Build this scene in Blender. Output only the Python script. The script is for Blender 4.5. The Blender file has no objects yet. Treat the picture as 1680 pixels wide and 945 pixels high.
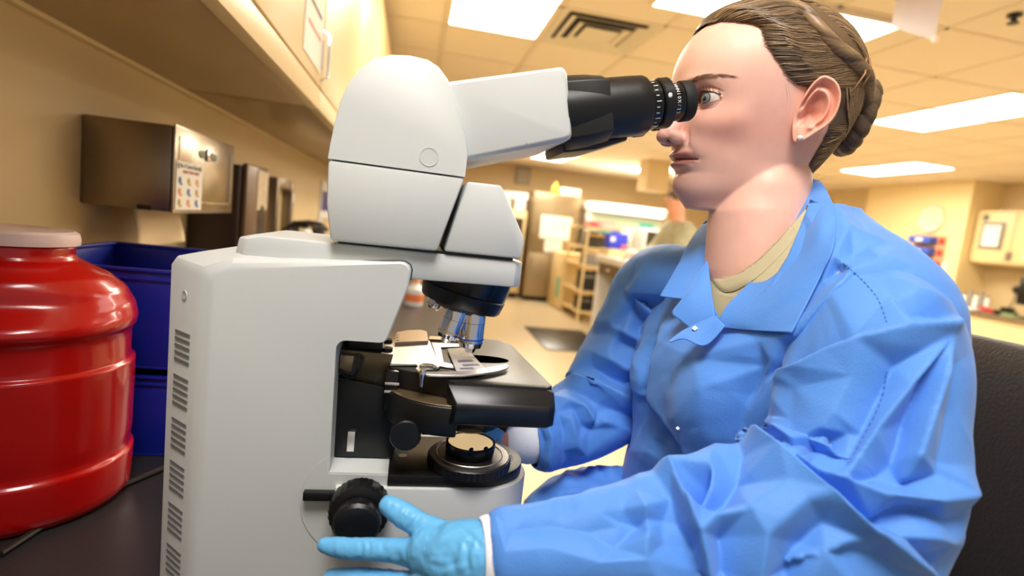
import bpy, bmesh, math, random
import numpy as np
from mathutils import Vector, Matrix, noise
from mathutils.bvhtree import BVHTree
random.seed(7); np.random.seed(7)
SC = bpy.context.scene
COL = SC.collection
# ------------------------------------------------------------------ camera
F = 900.; YAW = math.radians(10.8); PITCH = math.radians(6.6); ROLL = math.radians(6.3); ZC = 1.3
FW = Vector((math.sin(YAW)*math.cos(PITCH), math.cos(YAW)*math.cos(PITCH), -math.sin(PITCH)))
_r = Vector((math.cos(YAW), -math.sin(YAW), 0)); _u = _r.cross(FW)
CR = _r*math.cos(ROLL) + _u*math.sin(ROLL); CU = _u*math.cos(ROLL) - _r*math.sin(ROLL)
CAMLOC = Vector((0, 0, ZC))
cam = bpy.data.cameras.new('camera'); camo = bpy.data.objects.new('camera', cam); COL.objects.link(camo)
M = Matrix((CR, CU, -FW)).transposed().to_4x4(); M.translation = CAMLOC; camo.matrix_world = M
cam.sensor_width = 36; cam.lens = F/1680*36; cam.clip_start = .01; cam.clip_end = 60
cam.dof.use_dof = True; cam.dof.focus_distance = .56; cam.dof.aperture_fstop = 3.4
SC.camera = camo
# ------------------------------------------------------------------ view, world, lights
SC.view_settings.view_transform = 'Standard'; SC.view_settings.look = 'None'
SC.view_settings.exposure = 0.0; SC.view_settings.gamma = 1; SC.view_settings.use_curve_mapping = False
w = bpy.data.worlds.new('room_ambience'); SC.world = w; w.use_nodes = True
w.node_tree.nodes['Background'].inputs[0].default_value = (1.0, .95, .89, 1)
w.node_tree.nodes['Background'].inputs[1].default_value = .42
def area(name, loc, target, size, power, color, sy=None):
    l = bpy.data.lights.new(name, 'AREA'); l.energy = power; l.color = color; l.size = size
    if sy: l.shape = 'RECTANGLE'; l.size_y = sy
    o = bpy.data.objects.new(name, l); COL.objects.link(o); o.location = loc
    o.rotation_euler = (Vector(target)-Vector(loc)).to_track_quat('-Z', 'Y').to_euler(); return o
# flash bounced off the ceiling above and behind the photographer, and the ceiling lamps over the near bench
area('bounced_flash', (.0, -.02, 2.44), (.3, .6, 1.2), .6, 33, (1, .98, .96))
area('near_lamp', (1.4, 1.5, 2.4), (1.2, 1.0, 1.0), .6, 9, (1, .93, .82), 1.2)
PANEL_E = 17.0; PANEL_C = (1, .91, .76)
for (x, y, pw) in ((.9, 3.2, 34), (2.4, 5.6, 48), (3.8, 3.4, 48), (5.5, 6.4, 34), (2.1, 9.1, 38), (3.8, 9.1, 50), (6.0, 3.2, 28)):
    area('ceiling_lamp', (x, y, 2.36), (x, y, 0), .55, pw, (1, .92, .78), 1.15)

# ------------------------------------------------------------------ helpers
def ray(px, py): return FW + CR*((px-840)/F) + CU*((472.5-py)/F)
def P(px, py, d): return CAMLOC + ray(px, py)*d
def onZ(px, py, z): r = ray(px, py); return CAMLOC + r*((z-ZC)/r.z)
def onX(px, py, x): r = ray(px, py); return CAMLOC + r*(x/r.x)
def onY(px, py, y): r = ray(px, py); return CAMLOC + r*(y/r.y)
def lin(c): return tuple(((v/255)/12.92 if v/255 <= .04045 else ((v/255+.055)/1.055)**2.4) for v in c)
MATS = {}
def mat(name, rgb, rough=.5, metal=0, emit=None, es=0, noise_s=0, noise_a=.0, bump=0, bump_s=200, coat=0, sss=0, sssc=(1,.3,.15), trans=0, alpha=1, spec=.5, aniso=None, sheen=0, ior=1.45):
    if name in MATS: return MATS[name]
    m = bpy.data.materials.new(name); m.use_nodes = True; nt = m.node_tree; b = nt.nodes['Principled BSDF']
    c = (*lin(rgb), 1); b.inputs['Base Color'].default_value = c
    b.inputs['Roughness'].default_value = rough; b.inputs['Metallic'].default_value = metal
    b.inputs['Coat Weight'].default_value = coat; b.inputs['Specular IOR Level'].default_value = spec
    b.inputs['Transmission Weight'].default_value = trans; b.inputs['Alpha'].default_value = alpha; b.inputs['IOR'].default_value = ior
    b.inputs['Sheen Weight'].default_value = sheen
    if sss: b.inputs['Subsurface Weight'].default_value = sss; b.inputs['Subsurface Radius'].default_value = sssc; b.inputs['Subsurface Scale'].default_value = .006
    if emit: b.inputs['Emission Color'].default_value = (*emit, 1); b.inputs['Emission Strength'].default_value = es
    tc = nt.nodes.new('ShaderNodeTexCoord'); mp = nt.nodes.new('ShaderNodeMapping'); nt.links.new(tc.outputs['Object'], mp.inputs[0])
    if aniso: mp.inputs['Scale'].default_value = aniso
    if noise_a or not bump:
        n = nt.nodes.new('ShaderNodeTexNoise'); n.inputs['Scale'].default_value = noise_s or 30; n.inputs['Detail'].default_value = 4
        nt.links.new(mp.outputs[0], n.inputs[0]); r = nt.nodes.new('ShaderNodeMapRange'); a = noise_a or .03
        r.inputs[3].default_value = 1-a; r.inputs[4].default_value = 1+a; nt.links.new(n.outputs[0], r.inputs[0])
        mx = nt.nodes.new('ShaderNodeVectorMath'); mx.operation = 'SCALE'; mx.inputs[0].default_value = c[:3]
        nt.links.new(r.outputs[0], mx.inputs['Scale']); nt.links.new(mx.outputs[0], b.inputs['Base Color'])
    if bump:
        n = nt.nodes.new('ShaderNodeTexNoise'); n.inputs['Scale'].default_value = bump_s; n.inputs['Detail'].default_value = 3
        nt.links.new(mp.outputs[0], n.inputs[0]); bp = nt.nodes.new('ShaderNodeBump'); bp.inputs['Strength'].default_value = bump; bp.inputs['Distance'].default_value = .001
        nt.links.new(n.outputs[0], bp.inputs['Height']); nt.links.new(bp.outputs[0], b.inputs['Normal'])
    MATS[name] = m; return m
def V(*a): return Vector(a)
class MB:
    def __init__(s): s.v = []; s.f = []
    def add(s, vs, fs):
        k = len(s.v); s.v += [tuple(v) for v in vs]; s.f += [tuple(i+k for i in f) for f in fs]; return s
    def box(s, lo, hi, rot=None, piv=None):
        x0, y0, z0 = lo; x1, y1, z1 = hi
        vs = [Vector(p) for p in ((x0,y0,z0),(x1,y0,z0),(x1,y1,z0),(x0,y1,z0),(x0,y0,z1),(x1,y0,z1),(x1,y1,z1),(x0,y1,z1))]
        if rot is not None:
            c = Vector(piv) if piv is not None else (Vector(lo)+Vector(hi))/2
            vs = [c+rot@(v-c) for v in vs]
        return s.add(vs, [(0,3,2,1),(4,5,6,7),(0,1,5,4),(1,2,6,5),(2,3,7,6),(3,0,4,7)])
    def prism(s, pts, d):
        """pts: 3D polygon; d: extrusion vector"""
        n = len(pts); d = Vector(d); pts = [Vector(p) for p in pts]
        vs = pts+[p+d for p in pts]
        fs = [tuple(range(n)), tuple(range(2*n-1, n-1, -1))]+[(i, i+n, (i+1) % n+n, (i+1) % n) for i in range(n)]
        return s.add(vs, fs)
    def rings(s, rs, closed=True, caps=True):
        n = len(rs[0]); vs = [p for r in rs for p in r]; fs = []
        for i in range(len(rs)-1):
            for j in range(n if closed else n-1):
                k = (j+1) % n; fs.append((i*n+j, i*n+k, (i+1)*n+k, (i+1)*n+j))
        if caps: fs.append(tuple(range(n-1, -1, -1))); fs.append(tuple((len(rs)-1)*n+j for j in range(n)))
        return s.add(vs, fs)
    def lathe(s, prof, o, ax, n=32, caps=True, ell=1.0, start=None, teeth=0, tamp=0):
        """prof: list of (t along axis, radius)"""
        o = Vector(o); ax = Vector(ax).normalized(); a = Vector(start) if start is not None else ax.orthogonal(); a = (a-ax*a.dot(ax)).normalized(); b = ax.cross(a)
        rs = [[o+ax*t+(a*math.cos(2*math.pi*j/n)+b*math.sin(2*math.pi*j/n)*ell)*(r-(tamp if teeth and j % 2 else 0)) for j in range(n)] for t, r in prof]
        return s.rings(rs, caps=caps)
    def tube(s, path, rad, n=8, caps=True, sq=1.0):
        path = [Vector(p) for p in path]; k = len(path); rs = []
        if not hasattr(rad, '__len__'): rad = [rad]*k
        a = None
        for i, p in enumerate(path):
            t = (path[min(i+1, k-1)]-path[max(i-1, 0)]).normalized()
            a = t.orthogonal().normalized() if a is None else (a-t*a.dot(t)).normalized()
            b = t.cross(a); rs.append([p+(a*math.cos(2*math.pi*j/n)+b*math.sin(2*math.pi*j/n)*sq)*rad[i] for j in range(n)])
        return s.rings(rs, caps=caps)
    def ball(s, c, r, n=16, m=10, rot=None):
        c = Vector(c); r = (r, r, r) if not hasattr(r, '__len__') else r; rs = []
        for i in range(1, m):
            th = math.pi*i/m
            ring = [Vector((math.sin(th)*math.cos(2*math.pi*j/n)*r[0], math.sin(th)*math.sin(2*math.pi*j/n)*r[1], -math.cos(th)*r[2])) for j in range(n)]
            rs.append([c+(rot@q if rot is not None else q) for q in ring])
        return s.rings(rs)
    def text(s, txt, o, right, up, h, depth=.0004, align='CENTER'):
        cu = bpy.data.curves.new('t', 'FONT'); cu.body = txt; cu.size = h; cu.align_x = align; cu.extrude = depth/2; cu.resolution_u = 3
        ob = bpy.data.objects.new('t', cu); dg = bpy.context.evaluated_depsgraph_get(); me = bpy.data.meshes.new_from_object(ob)
        right = Vector(right).normalized(); up = Vector(up).normalized(); nn = right.cross(up)
        s.add([Vector(o)+right*v.co.x+up*v.co.y+nn*v.co.z for v in me.vertices], [tuple(p.vertices) for p in me.polygons])
        bpy.data.objects.remove(ob); bpy.data.curves.remove(cu); bpy.data.meshes.remove(me); return s
    def build(s, name, m, parent=None, bevel=0, seg=2, smooth=True, ang=35, recalc=True):
        me = bpy.data.meshes.new(name); me.from_pydata(s.v, [], s.f)
        bm = bmesh.new(); bm.from_mesh(me)
        if recalc: bmesh.ops.recalc_face_normals(bm, faces=bm.faces)
        if bevel:
            es = [e for e in bm.edges if len(e.link_faces) == 2 and e.calc_face_angle(0) > math.radians(28)]
            bmesh.ops.bevel(bm, geom=es, offset=bevel, segments=seg, affect='EDGES', profile=.5, clamp_overlap=True)
        for f in bm.faces: f.smooth = smooth
        if smooth:
            for e in bm.edges:
                if len(e.link_faces) == 2 and e.calc_face_angle(0) > math.radians(ang): e.smooth = False
        bm.to_mesh(me); bm.free()
        return link(name, me, m, parent)
def link(name, me, m, parent=None):
    o = bpy.data.objects.new(name, me); COL.objects.link(o)
    if m is not None and not len(me.materials): me.materials.append(m)
    if parent is not None: setpar(o, parent)
    return o
WORLD = {}
def setpar(o, parent):
    o.parent = parent
    pw = WORLD.get(parent.name, Vector((0, 0, 0)))
    o.matrix_parent_inverse = Matrix.Translation(-pw)
    WORLD[o.name] = Vector((0, 0, 0)) # mesh parts keep world coordinates
def thing(name, label, cat, loc, group=None):
    o = bpy.data.objects.new(name, None); COL.objects.link(o); o.empty_display_size = .05
    o.location = loc; WORLD[o.name] = Vector(loc); tag(o, label, cat, group); return o
def tag(o, label, cat, group=None, kind=None):
    o['label'] = label; o['category'] = cat
    if group: o['group'] = group
    if kind: o['kind'] = kind
    return o
def struct(o): o['kind'] = 'structure'; return o
def bx(name, lo, hi, m, parent=None, bevel=0, seg=2): return MB().box(lo, hi).build(name, m, parent, bevel, seg)
def copytree(o, delta, label=None):
    c = o.copy(); COL.objects.link(c); c.location = Vector(o.location)+Vector(delta)
    if label: c['label'] = label
    for ch in o.children:
        d = ch.copy(); COL.objects.link(d); d.parent = c
        for g in ch.children:
            e = g.copy(); COL.objects.link(e); e.parent = d
    return c
def emit_mat(name, c, s):
    m = bpy.data.materials.new(name); m.use_nodes = True; b = m.node_tree.nodes['Principled BSDF']
    b.inputs['Base Color'].default_value = (.9, .9, .9, 1); b.inputs['Emission Color'].default_value = (*c, 1); b.inputs['Emission Strength'].default_value = s; return m
# ------------------------------------------------------------------ materials
m_wall = mat('painted_wall', (216, 192, 146), .55, noise_s=3, noise_a=.03)
m_ceil = mat('ceiling_tile', (240, 224, 198), .9, noise_s=60, noise_a=.03)
m_grid = mat('ceiling_grid', (232, 214, 184), .6)
m_floor = mat('vinyl_floor', (196, 178, 144), .3, noise_s=40, noise_a=.04)
m_cab = mat('cream_laminate', (232, 208, 156), .35, noise_s=6, noise_a=.02)
m_cab_shade = mat('cabinet_underside_shade', (176, 148, 100), .3, noise_s=5, noise_a=.05)  # shade under the cabinets put into the colour, a darker cream
m_steel = mat('brushed_steel', (150, 138, 122), .34, 1, noise_s=6, noise_a=.12, aniso=(1, 1, 90))
m_steelv = mat('fridge_steel', (158, 140, 110), .38, .75, noise_s=4, noise_a=.08, aniso=(40, 40, 1))
m_dark = mat('dark_plastic', (36, 32, 30), .4)
m_black = mat('black_gloss', (14, 14, 16), .25)
m_top = mat('black_bench_top', (44, 41, 42), .34, noise_s=120, noise_a=.15)
m_white = mat('white_plastic', (236, 234, 228), .4)
m_paper = mat('white_paper', (244, 240, 230), .8)
m_blueplastic = mat('blue_plastic', (16, 32, 140), .35)
m_bluebg = mat('blue_box_plastic', (60, 90, 190), .5)
m_red = mat('red_plastic_trim', (190, 60, 50), .5)
m_chrome = mat('chrome', (220, 220, 225), .12, 1)
m_glassy = mat('dark_glass', (70, 62, 48), .15)
m_yellow = mat('amber_plastic', (210, 160, 40), .5)
m_teal = mat('teal_plastic', (90, 190, 170), .5)
m_pink = mat('pink_plastic', (230, 110, 130), .5)
m_grey = mat('grey_plastic', (140, 136, 128), .5)
XW, XR, YF, ZT = -.60, 7.1, 11.5, 2.5
# ------------------------------------------------------------------ setting
struct(bx('floor', (XW-.1, -1.2, -.1), (8.4, YF+.1, 0), m_floor))
struct(bx('wall_left', (XW-.1, -1.2, 0), (XW, YF, ZT+.1), m_wall))
struct(bx('wall_far', (XW, YF, 0), (8.4, YF+.1, ZT+.1), m_wall))
struct(bx('wall_right', (7.42, -1.2, 0), (7.52, 7.6, ZT+.1), m_wall))
struct(bx('wall_right', (7.2, 7.62, 0), (7.52, YF, ZT+.1), m_wall))
struct(bx('trim_pillar', (6.95, 5.97, 0), (7.42, 7.62, ZT), mat('pillar_paint', (238, 214, 158), .5)))
struct(bx('trim_pendant_column', (3.42, 8.0, 2.04), (3.78, 8.36, ZT), m_wall))
ceil = struct(bx('ceiling', (XW-.1, -1.2, ZT+.03), (8.4, YF+.1, ZT+.13), m_grid))
gx0, gy0 = .085, .03
gm = MB()
xs = [gx0+.61*i for i in range(-1, 13)]; ys = [gy0+.61*j for j in range(-2, 19)]
for x in xs: gm.box((x-.012, -1.2, ZT), (x+.012, YF, ZT+.03))
for y in ys: gm.box((XW, y-.012, ZT), (7.4, y+.012, ZT+.028))
gm.build('ceiling_grid', m_grid, ceil, smooth=False)
LIGHTS = {(0, 4): 0, (6, 5): 0, (9, 9): 0, (9, 5): 0, (3, 14): 0, (6, 14): 0}
occ = set()
for (i, j) in LIGHTS: occ |= {(i, j), (i, j+1)}
occ |= {(1, 5)}
tm = MB().box((.014, .014, 0), (.596, .596, .02)).build('ceiling_tile', m_ceil, ceil, bevel=.002, seg=1)
first = True
for i in range(-1, 12):
    for j in range(0, 18):
        if (i, j) in occ: continue
        o = tm if first else tm.copy()
        if not first: COL.objects.link(o)
        first = False
        o.location = (gx0+.61*i, gy0+.61*j, ZT+.0025)
e_panel = emit_mat('lit_diffuser', PANEL_C, PANEL_E)
lab = {(0, 4): 'fluorescent ceiling light left of the square air vent', (3, 3): 'fluorescent ceiling light partly behind the back of her braided hair',
       (6, 5): 'long fluorescent ceiling light at the right edge, beside her hair bun', (9, 9): 'fluorescent ceiling light just above her blue collar',
       (9, 5): 'fluorescent ceiling light cut by the right edge of the frame, nearest the clock', (3, 14): 'fluorescent ceiling light under the white binocular arm',
       (6, 14): 'fluorescent ceiling light by the square pendant column, close to her mouth', (3, 9): 'fluorescent ceiling light hidden behind the black eyepieces', (6, 9): 'fluorescent ceiling light behind her face'}
for (i, j) in LIGHTS:
    x, y = gx0+.61*i, gy0+.61*j
    t = thing('ceiling_light', lab[(i, j)], 'light', (x+.305, y+.61, ZT))
    f = MB()
    for a in ((.012, .012, .598, .03), (.012, 1.19, .598, 1.208), (.012, .03, .03, 1.19), (.58, .03, .598, 1.19)): f.box((x+a[0], y+a[1], ZT+.002), (x+a[2], y+a[3], ZT+.03))
    f.build('frame', m_grid, t, smooth=False)
    bx('diffuser', (x+.031, y+.031, ZT+.006), (x+.579, y+1.189, ZT+.012), e_panel, t)
t = thing('ceiling_light', lab[(3, 3)], 'light', (1.7, 2.65, ZT))
f = MB()
for a in ((1.08, 2.48, 2.31, 2.5), (1.08, 2.80, 2.31, 2.82), (1.08, 2.5, 1.10, 2.80), (2.29, 2.5, 2.31, 2.80)): f.box((a[0], a[1], ZT-.022), (a[2], a[3], ZT-.0005))
f.build('frame', m_grid, t, smooth=False); bx('diffuser', (1.101, 2.501, ZT-.018), (2.289, 2.799, ZT-.010), e_panel, t)
# air vent
x, y = gx0+.61, gy0+.61*5
t = thing('air_vent', 'square white ceiling air vent with nested louvres', 'vent', (x+.305, y+.305, ZT))
bx('duct', (x+.02, y+.02, ZT+.02), (x+.59, y+.59, ZT+.029), mat('duct_dark', (60, 54, 46), .8), t)
for k, (r, zz) in enumerate(((.29, .0), (.225, -.004), (.16, -.008))):
    f = MB(); cx, cy = x+.305, y+.305; w_ = .05 if k == 0 else .038
    for (sx, sy) in ((1, 0), (-1, 0), (0, 1), (0, -1)):
        a = V(sx, sy, 0); b = V(-sy, sx, 0)
        q = [a*r-b*r, a*r+b*r, a*(r-w_)+b*(r-w_), a*(r-w_)-b*(r-w_)]
        dz = [0, 0, .014, .014]
        lo = [V(cx, cy, ZT+zz+dz[n])+q[n] for n in range(4)]
        f.add(lo+[p+V(0, 0, .003) for p in lo], [(0, 1, 2, 3), (7, 6, 5, 4), (0, 4, 5, 1), (1, 5, 6, 2), (2, 6, 7, 3), (3, 7, 4, 0)])
    f.build('louvre', mat('vent_white', (226, 214, 186), .5), t, smooth=False)
bx('centre_plate', (x+.2, y+.2, ZT-.008), (x+.41, y+.41, ZT-.004), MATS['vent_white'], t)
# hanging sign panel and sprinkler
t = thing('hanging_sign', 'pale translucent hanging sign panel with red lamp, at the top right', 'sign', (2.3, 2.0, 2.5))
a2 = P(1466, 42, 2.35); b2 = P(1534, 64, 2.15); a = V(a2.x, a2.y, ZT-.03); b = V(b2.x, b2.y, ZT-.03)
MB().prism([a, b, b2, a2], (.0, .012, 0)).build('panel', mat('frosted_acrylic', (214, 204, 210), .35, noise_s=4, noise_a=.05, alpha=.85), t)
bx('housing', (min(a.x, b.x)-.01, min(a.y, b.y)-.01, ZT-.03), (max(a.x, b.x)+.01, max(a.y, b.y)+.02, ZT-.0005), m_white, t, .004)
MB().ball(b2, .012).build('red_lamp', emit_mat('red_led', (1, .12, .08), 1.2), t)
q = onZ(1664, 28, 2.49)
t = thing('sprinkler', 'dark ceiling sprinkler head at the top right corner', 'sprinkler', (q.x, q.y, ZT))
MB().lathe([(0, .03), (.008, .03), (.012, .012), (.03, .01)], (q.x, q.y, ZT), (0, 0, -1), 14).build('body', m_dark, t)
MB().lathe([(0, .004), (0, .024), (.003, .024), (.003, .004)], (q.x, q.y, ZT-.036), (0, 0, -1), 12).build('deflector', m_dark, t)
f = MB(); f.tube([(q.x-.01, q.y, ZT-.012), (q.x-.018, q.y, ZT-.022), (q.x-.004, q.y, ZT-.037)], .003, 6); f.tube([(q.x+.01, q.y, ZT-.012), (q.x+.018, q.y, ZT-.022), (q.x+.004, q.y, ZT-.037)], .003, 6); f.build('yoke', m_dark, t)

# ------------------------------------------------------------------ left bench and wall
t = thing('bench', 'cream lab bench along the left wall under the black top', 'bench', (-.2, 1.5, 0))
bx('carcass', (XW+.005, -.6, .1), (.12, 5.2, .885), m_cab, t, .003)
for k in range(7):
    d = bx('door', (.12, -.55+.6*k, .14), (.138, .02+.6*k, .87), m_cab, t, .003)
    MB().tube([(.139, -.05+.6*k, .74), (.16, -.05+.6*k, .745), (.16, -.05+.6*k, .805), (.139, -.05+.6*k, .81)], .004, 6).build('handle', m_chrome, d)
bx('plinth', (XW+.01, -.6, .0), (.07, 5.2, .1), m_dark, t)
wt = bx('worktop', (XW+.002, -.62, .887), (.178, 5.22, .92), m_top, None, .004)
tag(wt, 'black bench worktop running along the left wall beneath the microscope', 'worktop')
# wall cabinets
ZB = 1.54; XF = -.262
for k, (y0, y1) in enumerate(((-.3, 1.52), (1.525, 3.0), (3.005, 4.5))):
    t = thing('wall_cabinet', ['cream wall cabinet nearest the camera, above the towel dispenser', 'cream wall cabinet in the middle with papers taped to its doors', 'farthest cream wall cabinet along the left wall'][k], 'cabinet', (XW+.17, (y0+y1)/2, ZB))
    bx('carcass', (XW+.002, y0, ZB+.018), (XF-.02, y1, 2.44), m_cab, t, .002)
    bx('bottom_panel', (XW+.022, y0+.002, ZB), (XF-.028, y1-.002, ZB+.017), m_cab_shade, t, .001)
    bx('light_rail', (XF-.027, y0, ZB-.004), (XF-.001, y1, ZB+.045), m_cab, t, .002)
    n = 3 if k == 0 else 2; dw = (y1-y0)/n
    for j in range(n):
        d = bx('door', (XF-.019, y0+dw*j+.003, ZB+.05), (XF, y0+dw*(j+1)-.003, 2.42), m_cab, t, .002)
        hy = y0+dw*(j+1)-.03
        hz = 1.60
        h = MB(); h.box((XF, hy, hz+.03), (XF+.006, hy+.012, hz+.1)).tube([(XF+.004, hy-.004, hz), (XF+.02, hy-.004, hz+.01), (XF+.02, hy-.004, hz+.11), (XF+.004, hy-.004, hz+.12)], .004, 8)
        h.build('handle', m_chrome, d)
bx_ = bx('trim_1', (XW+.001, -.3, ZB-.006), (XW+.02, 4.5, ZB+.016), m_cab, None, .001); struct(bx_)
def poster(name, label, x, y0, y1, z0, z1, m, blocks, nx=1, t_=.0012):
    t = thing(name, label, 'poster', (x, (y0+y1)/2, z0))
    bx('sheet', (x, y0, z0), (x+t_*nx, y1, z1), m, t)
    for (a, b, c, d, mm) in blocks:
        f = MB(); f.box((x+t_*nx, y0+(y1-y0)*a, z0+(z1-z0)*b), (x+(t_+.0003)*nx, y0+(y1-y0)*c, z0+(z1-z0)*d)); f.build('print', mm, t, smooth=False)
    return t
m_ink = mat('grey_print', (120, 110, 100), .8); m_inkr = mat('red_print', (190, 70, 60), .8); m_pk = mat('pink_print', (225, 150, 140), .8)
poster('taped_notice', 'white notice with red print taped to the near cabinet door', XF+.0008, .93, 1.13, 1.70, 2.0, m_paper, [(.1, .1, .5, .16, m_inkr), (.1, .22, .35, .26, m_pk), (.1, .32, .9, .6, m_pk), (.1, .7, .9, .9, m_ink)])
poster('taped_notice', 'white notice with faint lines on the cabinet door beyond the chrome handle', XF+.0008, 1.28, 1.5, 1.62, 1.95, m_paper, [(.15, .2, .85, .23, m_pk), (.15, .35, .85, .38, m_ink), (.15, .5, .85, .53, m_ink), (.15, .7, .85, .85, m_pk)])
# towel dispenser
ya, yb, za, zb, xf = 1.135, 1.47, 1.252, 1.412, -.45
t = thing('towel_dispenser', 'brushed steel paper towel dispenser with keyhole, hanging on the left wall', 'dispenser', (XW, ya, za))
c = MB(); c.box((XW+.001, ya, za), (xf, yb, zb)); c.build('case', m_steel, t, .004)
bx('slot', (-.505, ya-.0006, za+.0), (-.482, ya+.004, za+.009), m_black, t)
m_front = mat('polished_steel', (196, 186, 170), .22, 1, noise_s=3, noise_a=.1)
bx('front_cover', (xf+.0005, ya+.002, za-.002), (xf+.006, yb+.004, zb+.003), m_front, t, .003)
pf = MB()
for (a, b, c_, d) in ((.05, .12, .95, .14), (.05, .12, .06, .9), (.94, .12, .95, .9)):
    pf.box((xf+.006, ya+(yb-ya)*a, za+(zb-za)*b), (xf+.0072, ya+(yb-ya)*c_, za+(zb-za)*d))
pf.build('pressed_rim', m_front, t)
ky, kz = ya+.165, zb-.038
lk = MB().lathe([(0, .013), (.004, .013), (.006, .010), (.006, .006), (.003, .004)], (xf+.006, ky, kz), (1, 0, 0), 20).build('lock', m_chrome, t)
m_wing = mat('green_grey_enamel', (120, 130, 110), .4)
for s_ in (-1, 1): MB().ball((xf+.007, ky+s_*.035, kz-.001), (.0015, .018, .0085)).build('lock_badge', m_wing, t)
lab_t = MB().box((xf+.006, ya+.006, za+.006), (xf+.0075, ya+.135, za+.098)).build('instruction_sheet', m_paper, t)
rows = MB(); rows.text('Be A Germ-Buster', (xf+.0078, ya+.07, za+.086), (0, 1, 0), (0, 0, 1), .0125); rows.build('heading', m_black, lab_t, smooth=False)
rows = MB(); rows.text('WASH YOUR HANDS', (xf+.0078, ya+.075, za+.076), (0, 1, 0), (0, 0, 1), .0085); rows.build('subheading', m_inkr, lab_t, smooth=False)
cols_ = [mat('blue_print', (90, 120, 170), .8), mat('orange_print', (225, 160, 100), .8), mat('ochre_print', (190, 165, 90), .8)]
for k in range(3):
  for r in range(3):
    pm = MB()
    cy = ya+.022+.042*r; cz = za+.062-.021*((k+r) % 3)
    pm.ball((xf+.0076, cy, cz), (.0006, .0075, .007), 10, 6); pm.box((xf+.0070, cy+.0, cz-.009), (xf+.0078, cy+.012, cz-.005))
    pm.build('picture', cols_[k], lab_t, smooth=False)
for s_ in (.014, .122): MB().lathe([(0, .006), (.0004, .006), (.0004, .003)], (xf+.0075, ya+s_, za+.089), (1, 0, 0), 12).build('emblem', m_wing, lab_t)
# hanging paper towel
pt = MB(); ws = []
for i in range(13):
    u = i/12; z = za-.001-.075*u; xo = -.535+.012*math.sin(u*2.2)
    ws.append([V(xo+.010*math.sin(v*5+u*1.5)*u, ya+.055+.20*v-.03*u*(1-v)+.02*u*v, z-.008*math.sin(v*3.1)*u) for v in [k/14 for k in range(15)]])
pt.rings(ws, closed=False, caps=False)
o = pt.build('paper_towel', mat('paper_towel', (244, 220, 178), .9), None)
sm = o.modifiers.new('s', 'SOLIDIFY'); sm.thickness = .0006
tag(o, 'unbleached paper towel hanging out of the steel dispenser', 'towel')
# soap dispenser (dark)
t = thing('soap_dispenser', 'dark brown wall dispenser beyond the steel towel dispenser', 'dispenser', (XW, 1.7, 1.14))
bx('case', (XW+.001, 1.62, 1.12), (-.47, 1.86, 1.38), mat('dark_brown_case', (66, 52, 42), .35), t, .008, 3)
bx('front_cover', (-.469, 1.63, 1.15), (-.455, 1.85, 1.385), mat('smoked_panel', (112, 86, 66), .25), t, .005, 3)
bx('picture_panel', (-.4545, 1.73, 1.26), (-.4535, 1.845, 1.375), mat('panel_print', (206, 186, 156), .5, noise_s=60, noise_a=.5), t)
MB().ball((-.4535, 1.79, 1.225), (.0015, .035, .05)).build('sight_window', m_black, t)
bx('drip_tray', (XW+.001, 1.66, 1.04), (-.5, 1.82, 1.118), mat('tray_grey', (120, 104, 90), .4), t, .004)
t = thing('wall_backplate', 'pale steel backplate on the wall behind the dark dispenser', 'plate', (XW, 1.8, 1.3))
bx('plate', (XW+.001, 1.87, 1.365), (XW+.03, 2.3, 1.40), m_steel, t, .004)
bx('bracket', (XW+.001, 1.865, 1.30), (XW+.06, 1.885, 1.364), m_steel, t, .002)
t = thing('wall_frame', 'narrow grey framed wall box beyond the dispensers', 'box', (XW, 2.5, 1.1))
fr = MB()
for a in ((2.3, 1.04, 2.34, 1.38), (2.56, 1.04, 2.6, 1.38), (2.34, 1.34, 2.56, 1.38), (2.34, 1.04, 2.56, 1.08)): fr.box((XW+.001, a[0], a[1]), (XW+.07, a[2], a[3]))
fr.build('frame', m_steel, t, .003)
bx('inner_panel', (XW+.001, 2.34, 1.08), (XW+.03, 2.56, 1.34), m_cab, t)
bx('round_tag', (XW+.071, 2.565, 1.29), (XW+.073, 2.595, 1.33), m_white, t)
t = thing('wall_notice', 'blue and white notice on the far part of the left wall', 'notice', (XW, 3.85, 1.3))
bx('sheet', (XW+.001, 3.7, 1.20), (XW+.012, 4.1, 1.44), m_white, t)
bx('blue_field', (XW+.0125, 3.73, 1.25), (XW+.0135, 4.07, 1.38), m_blueplastic, t)
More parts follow.
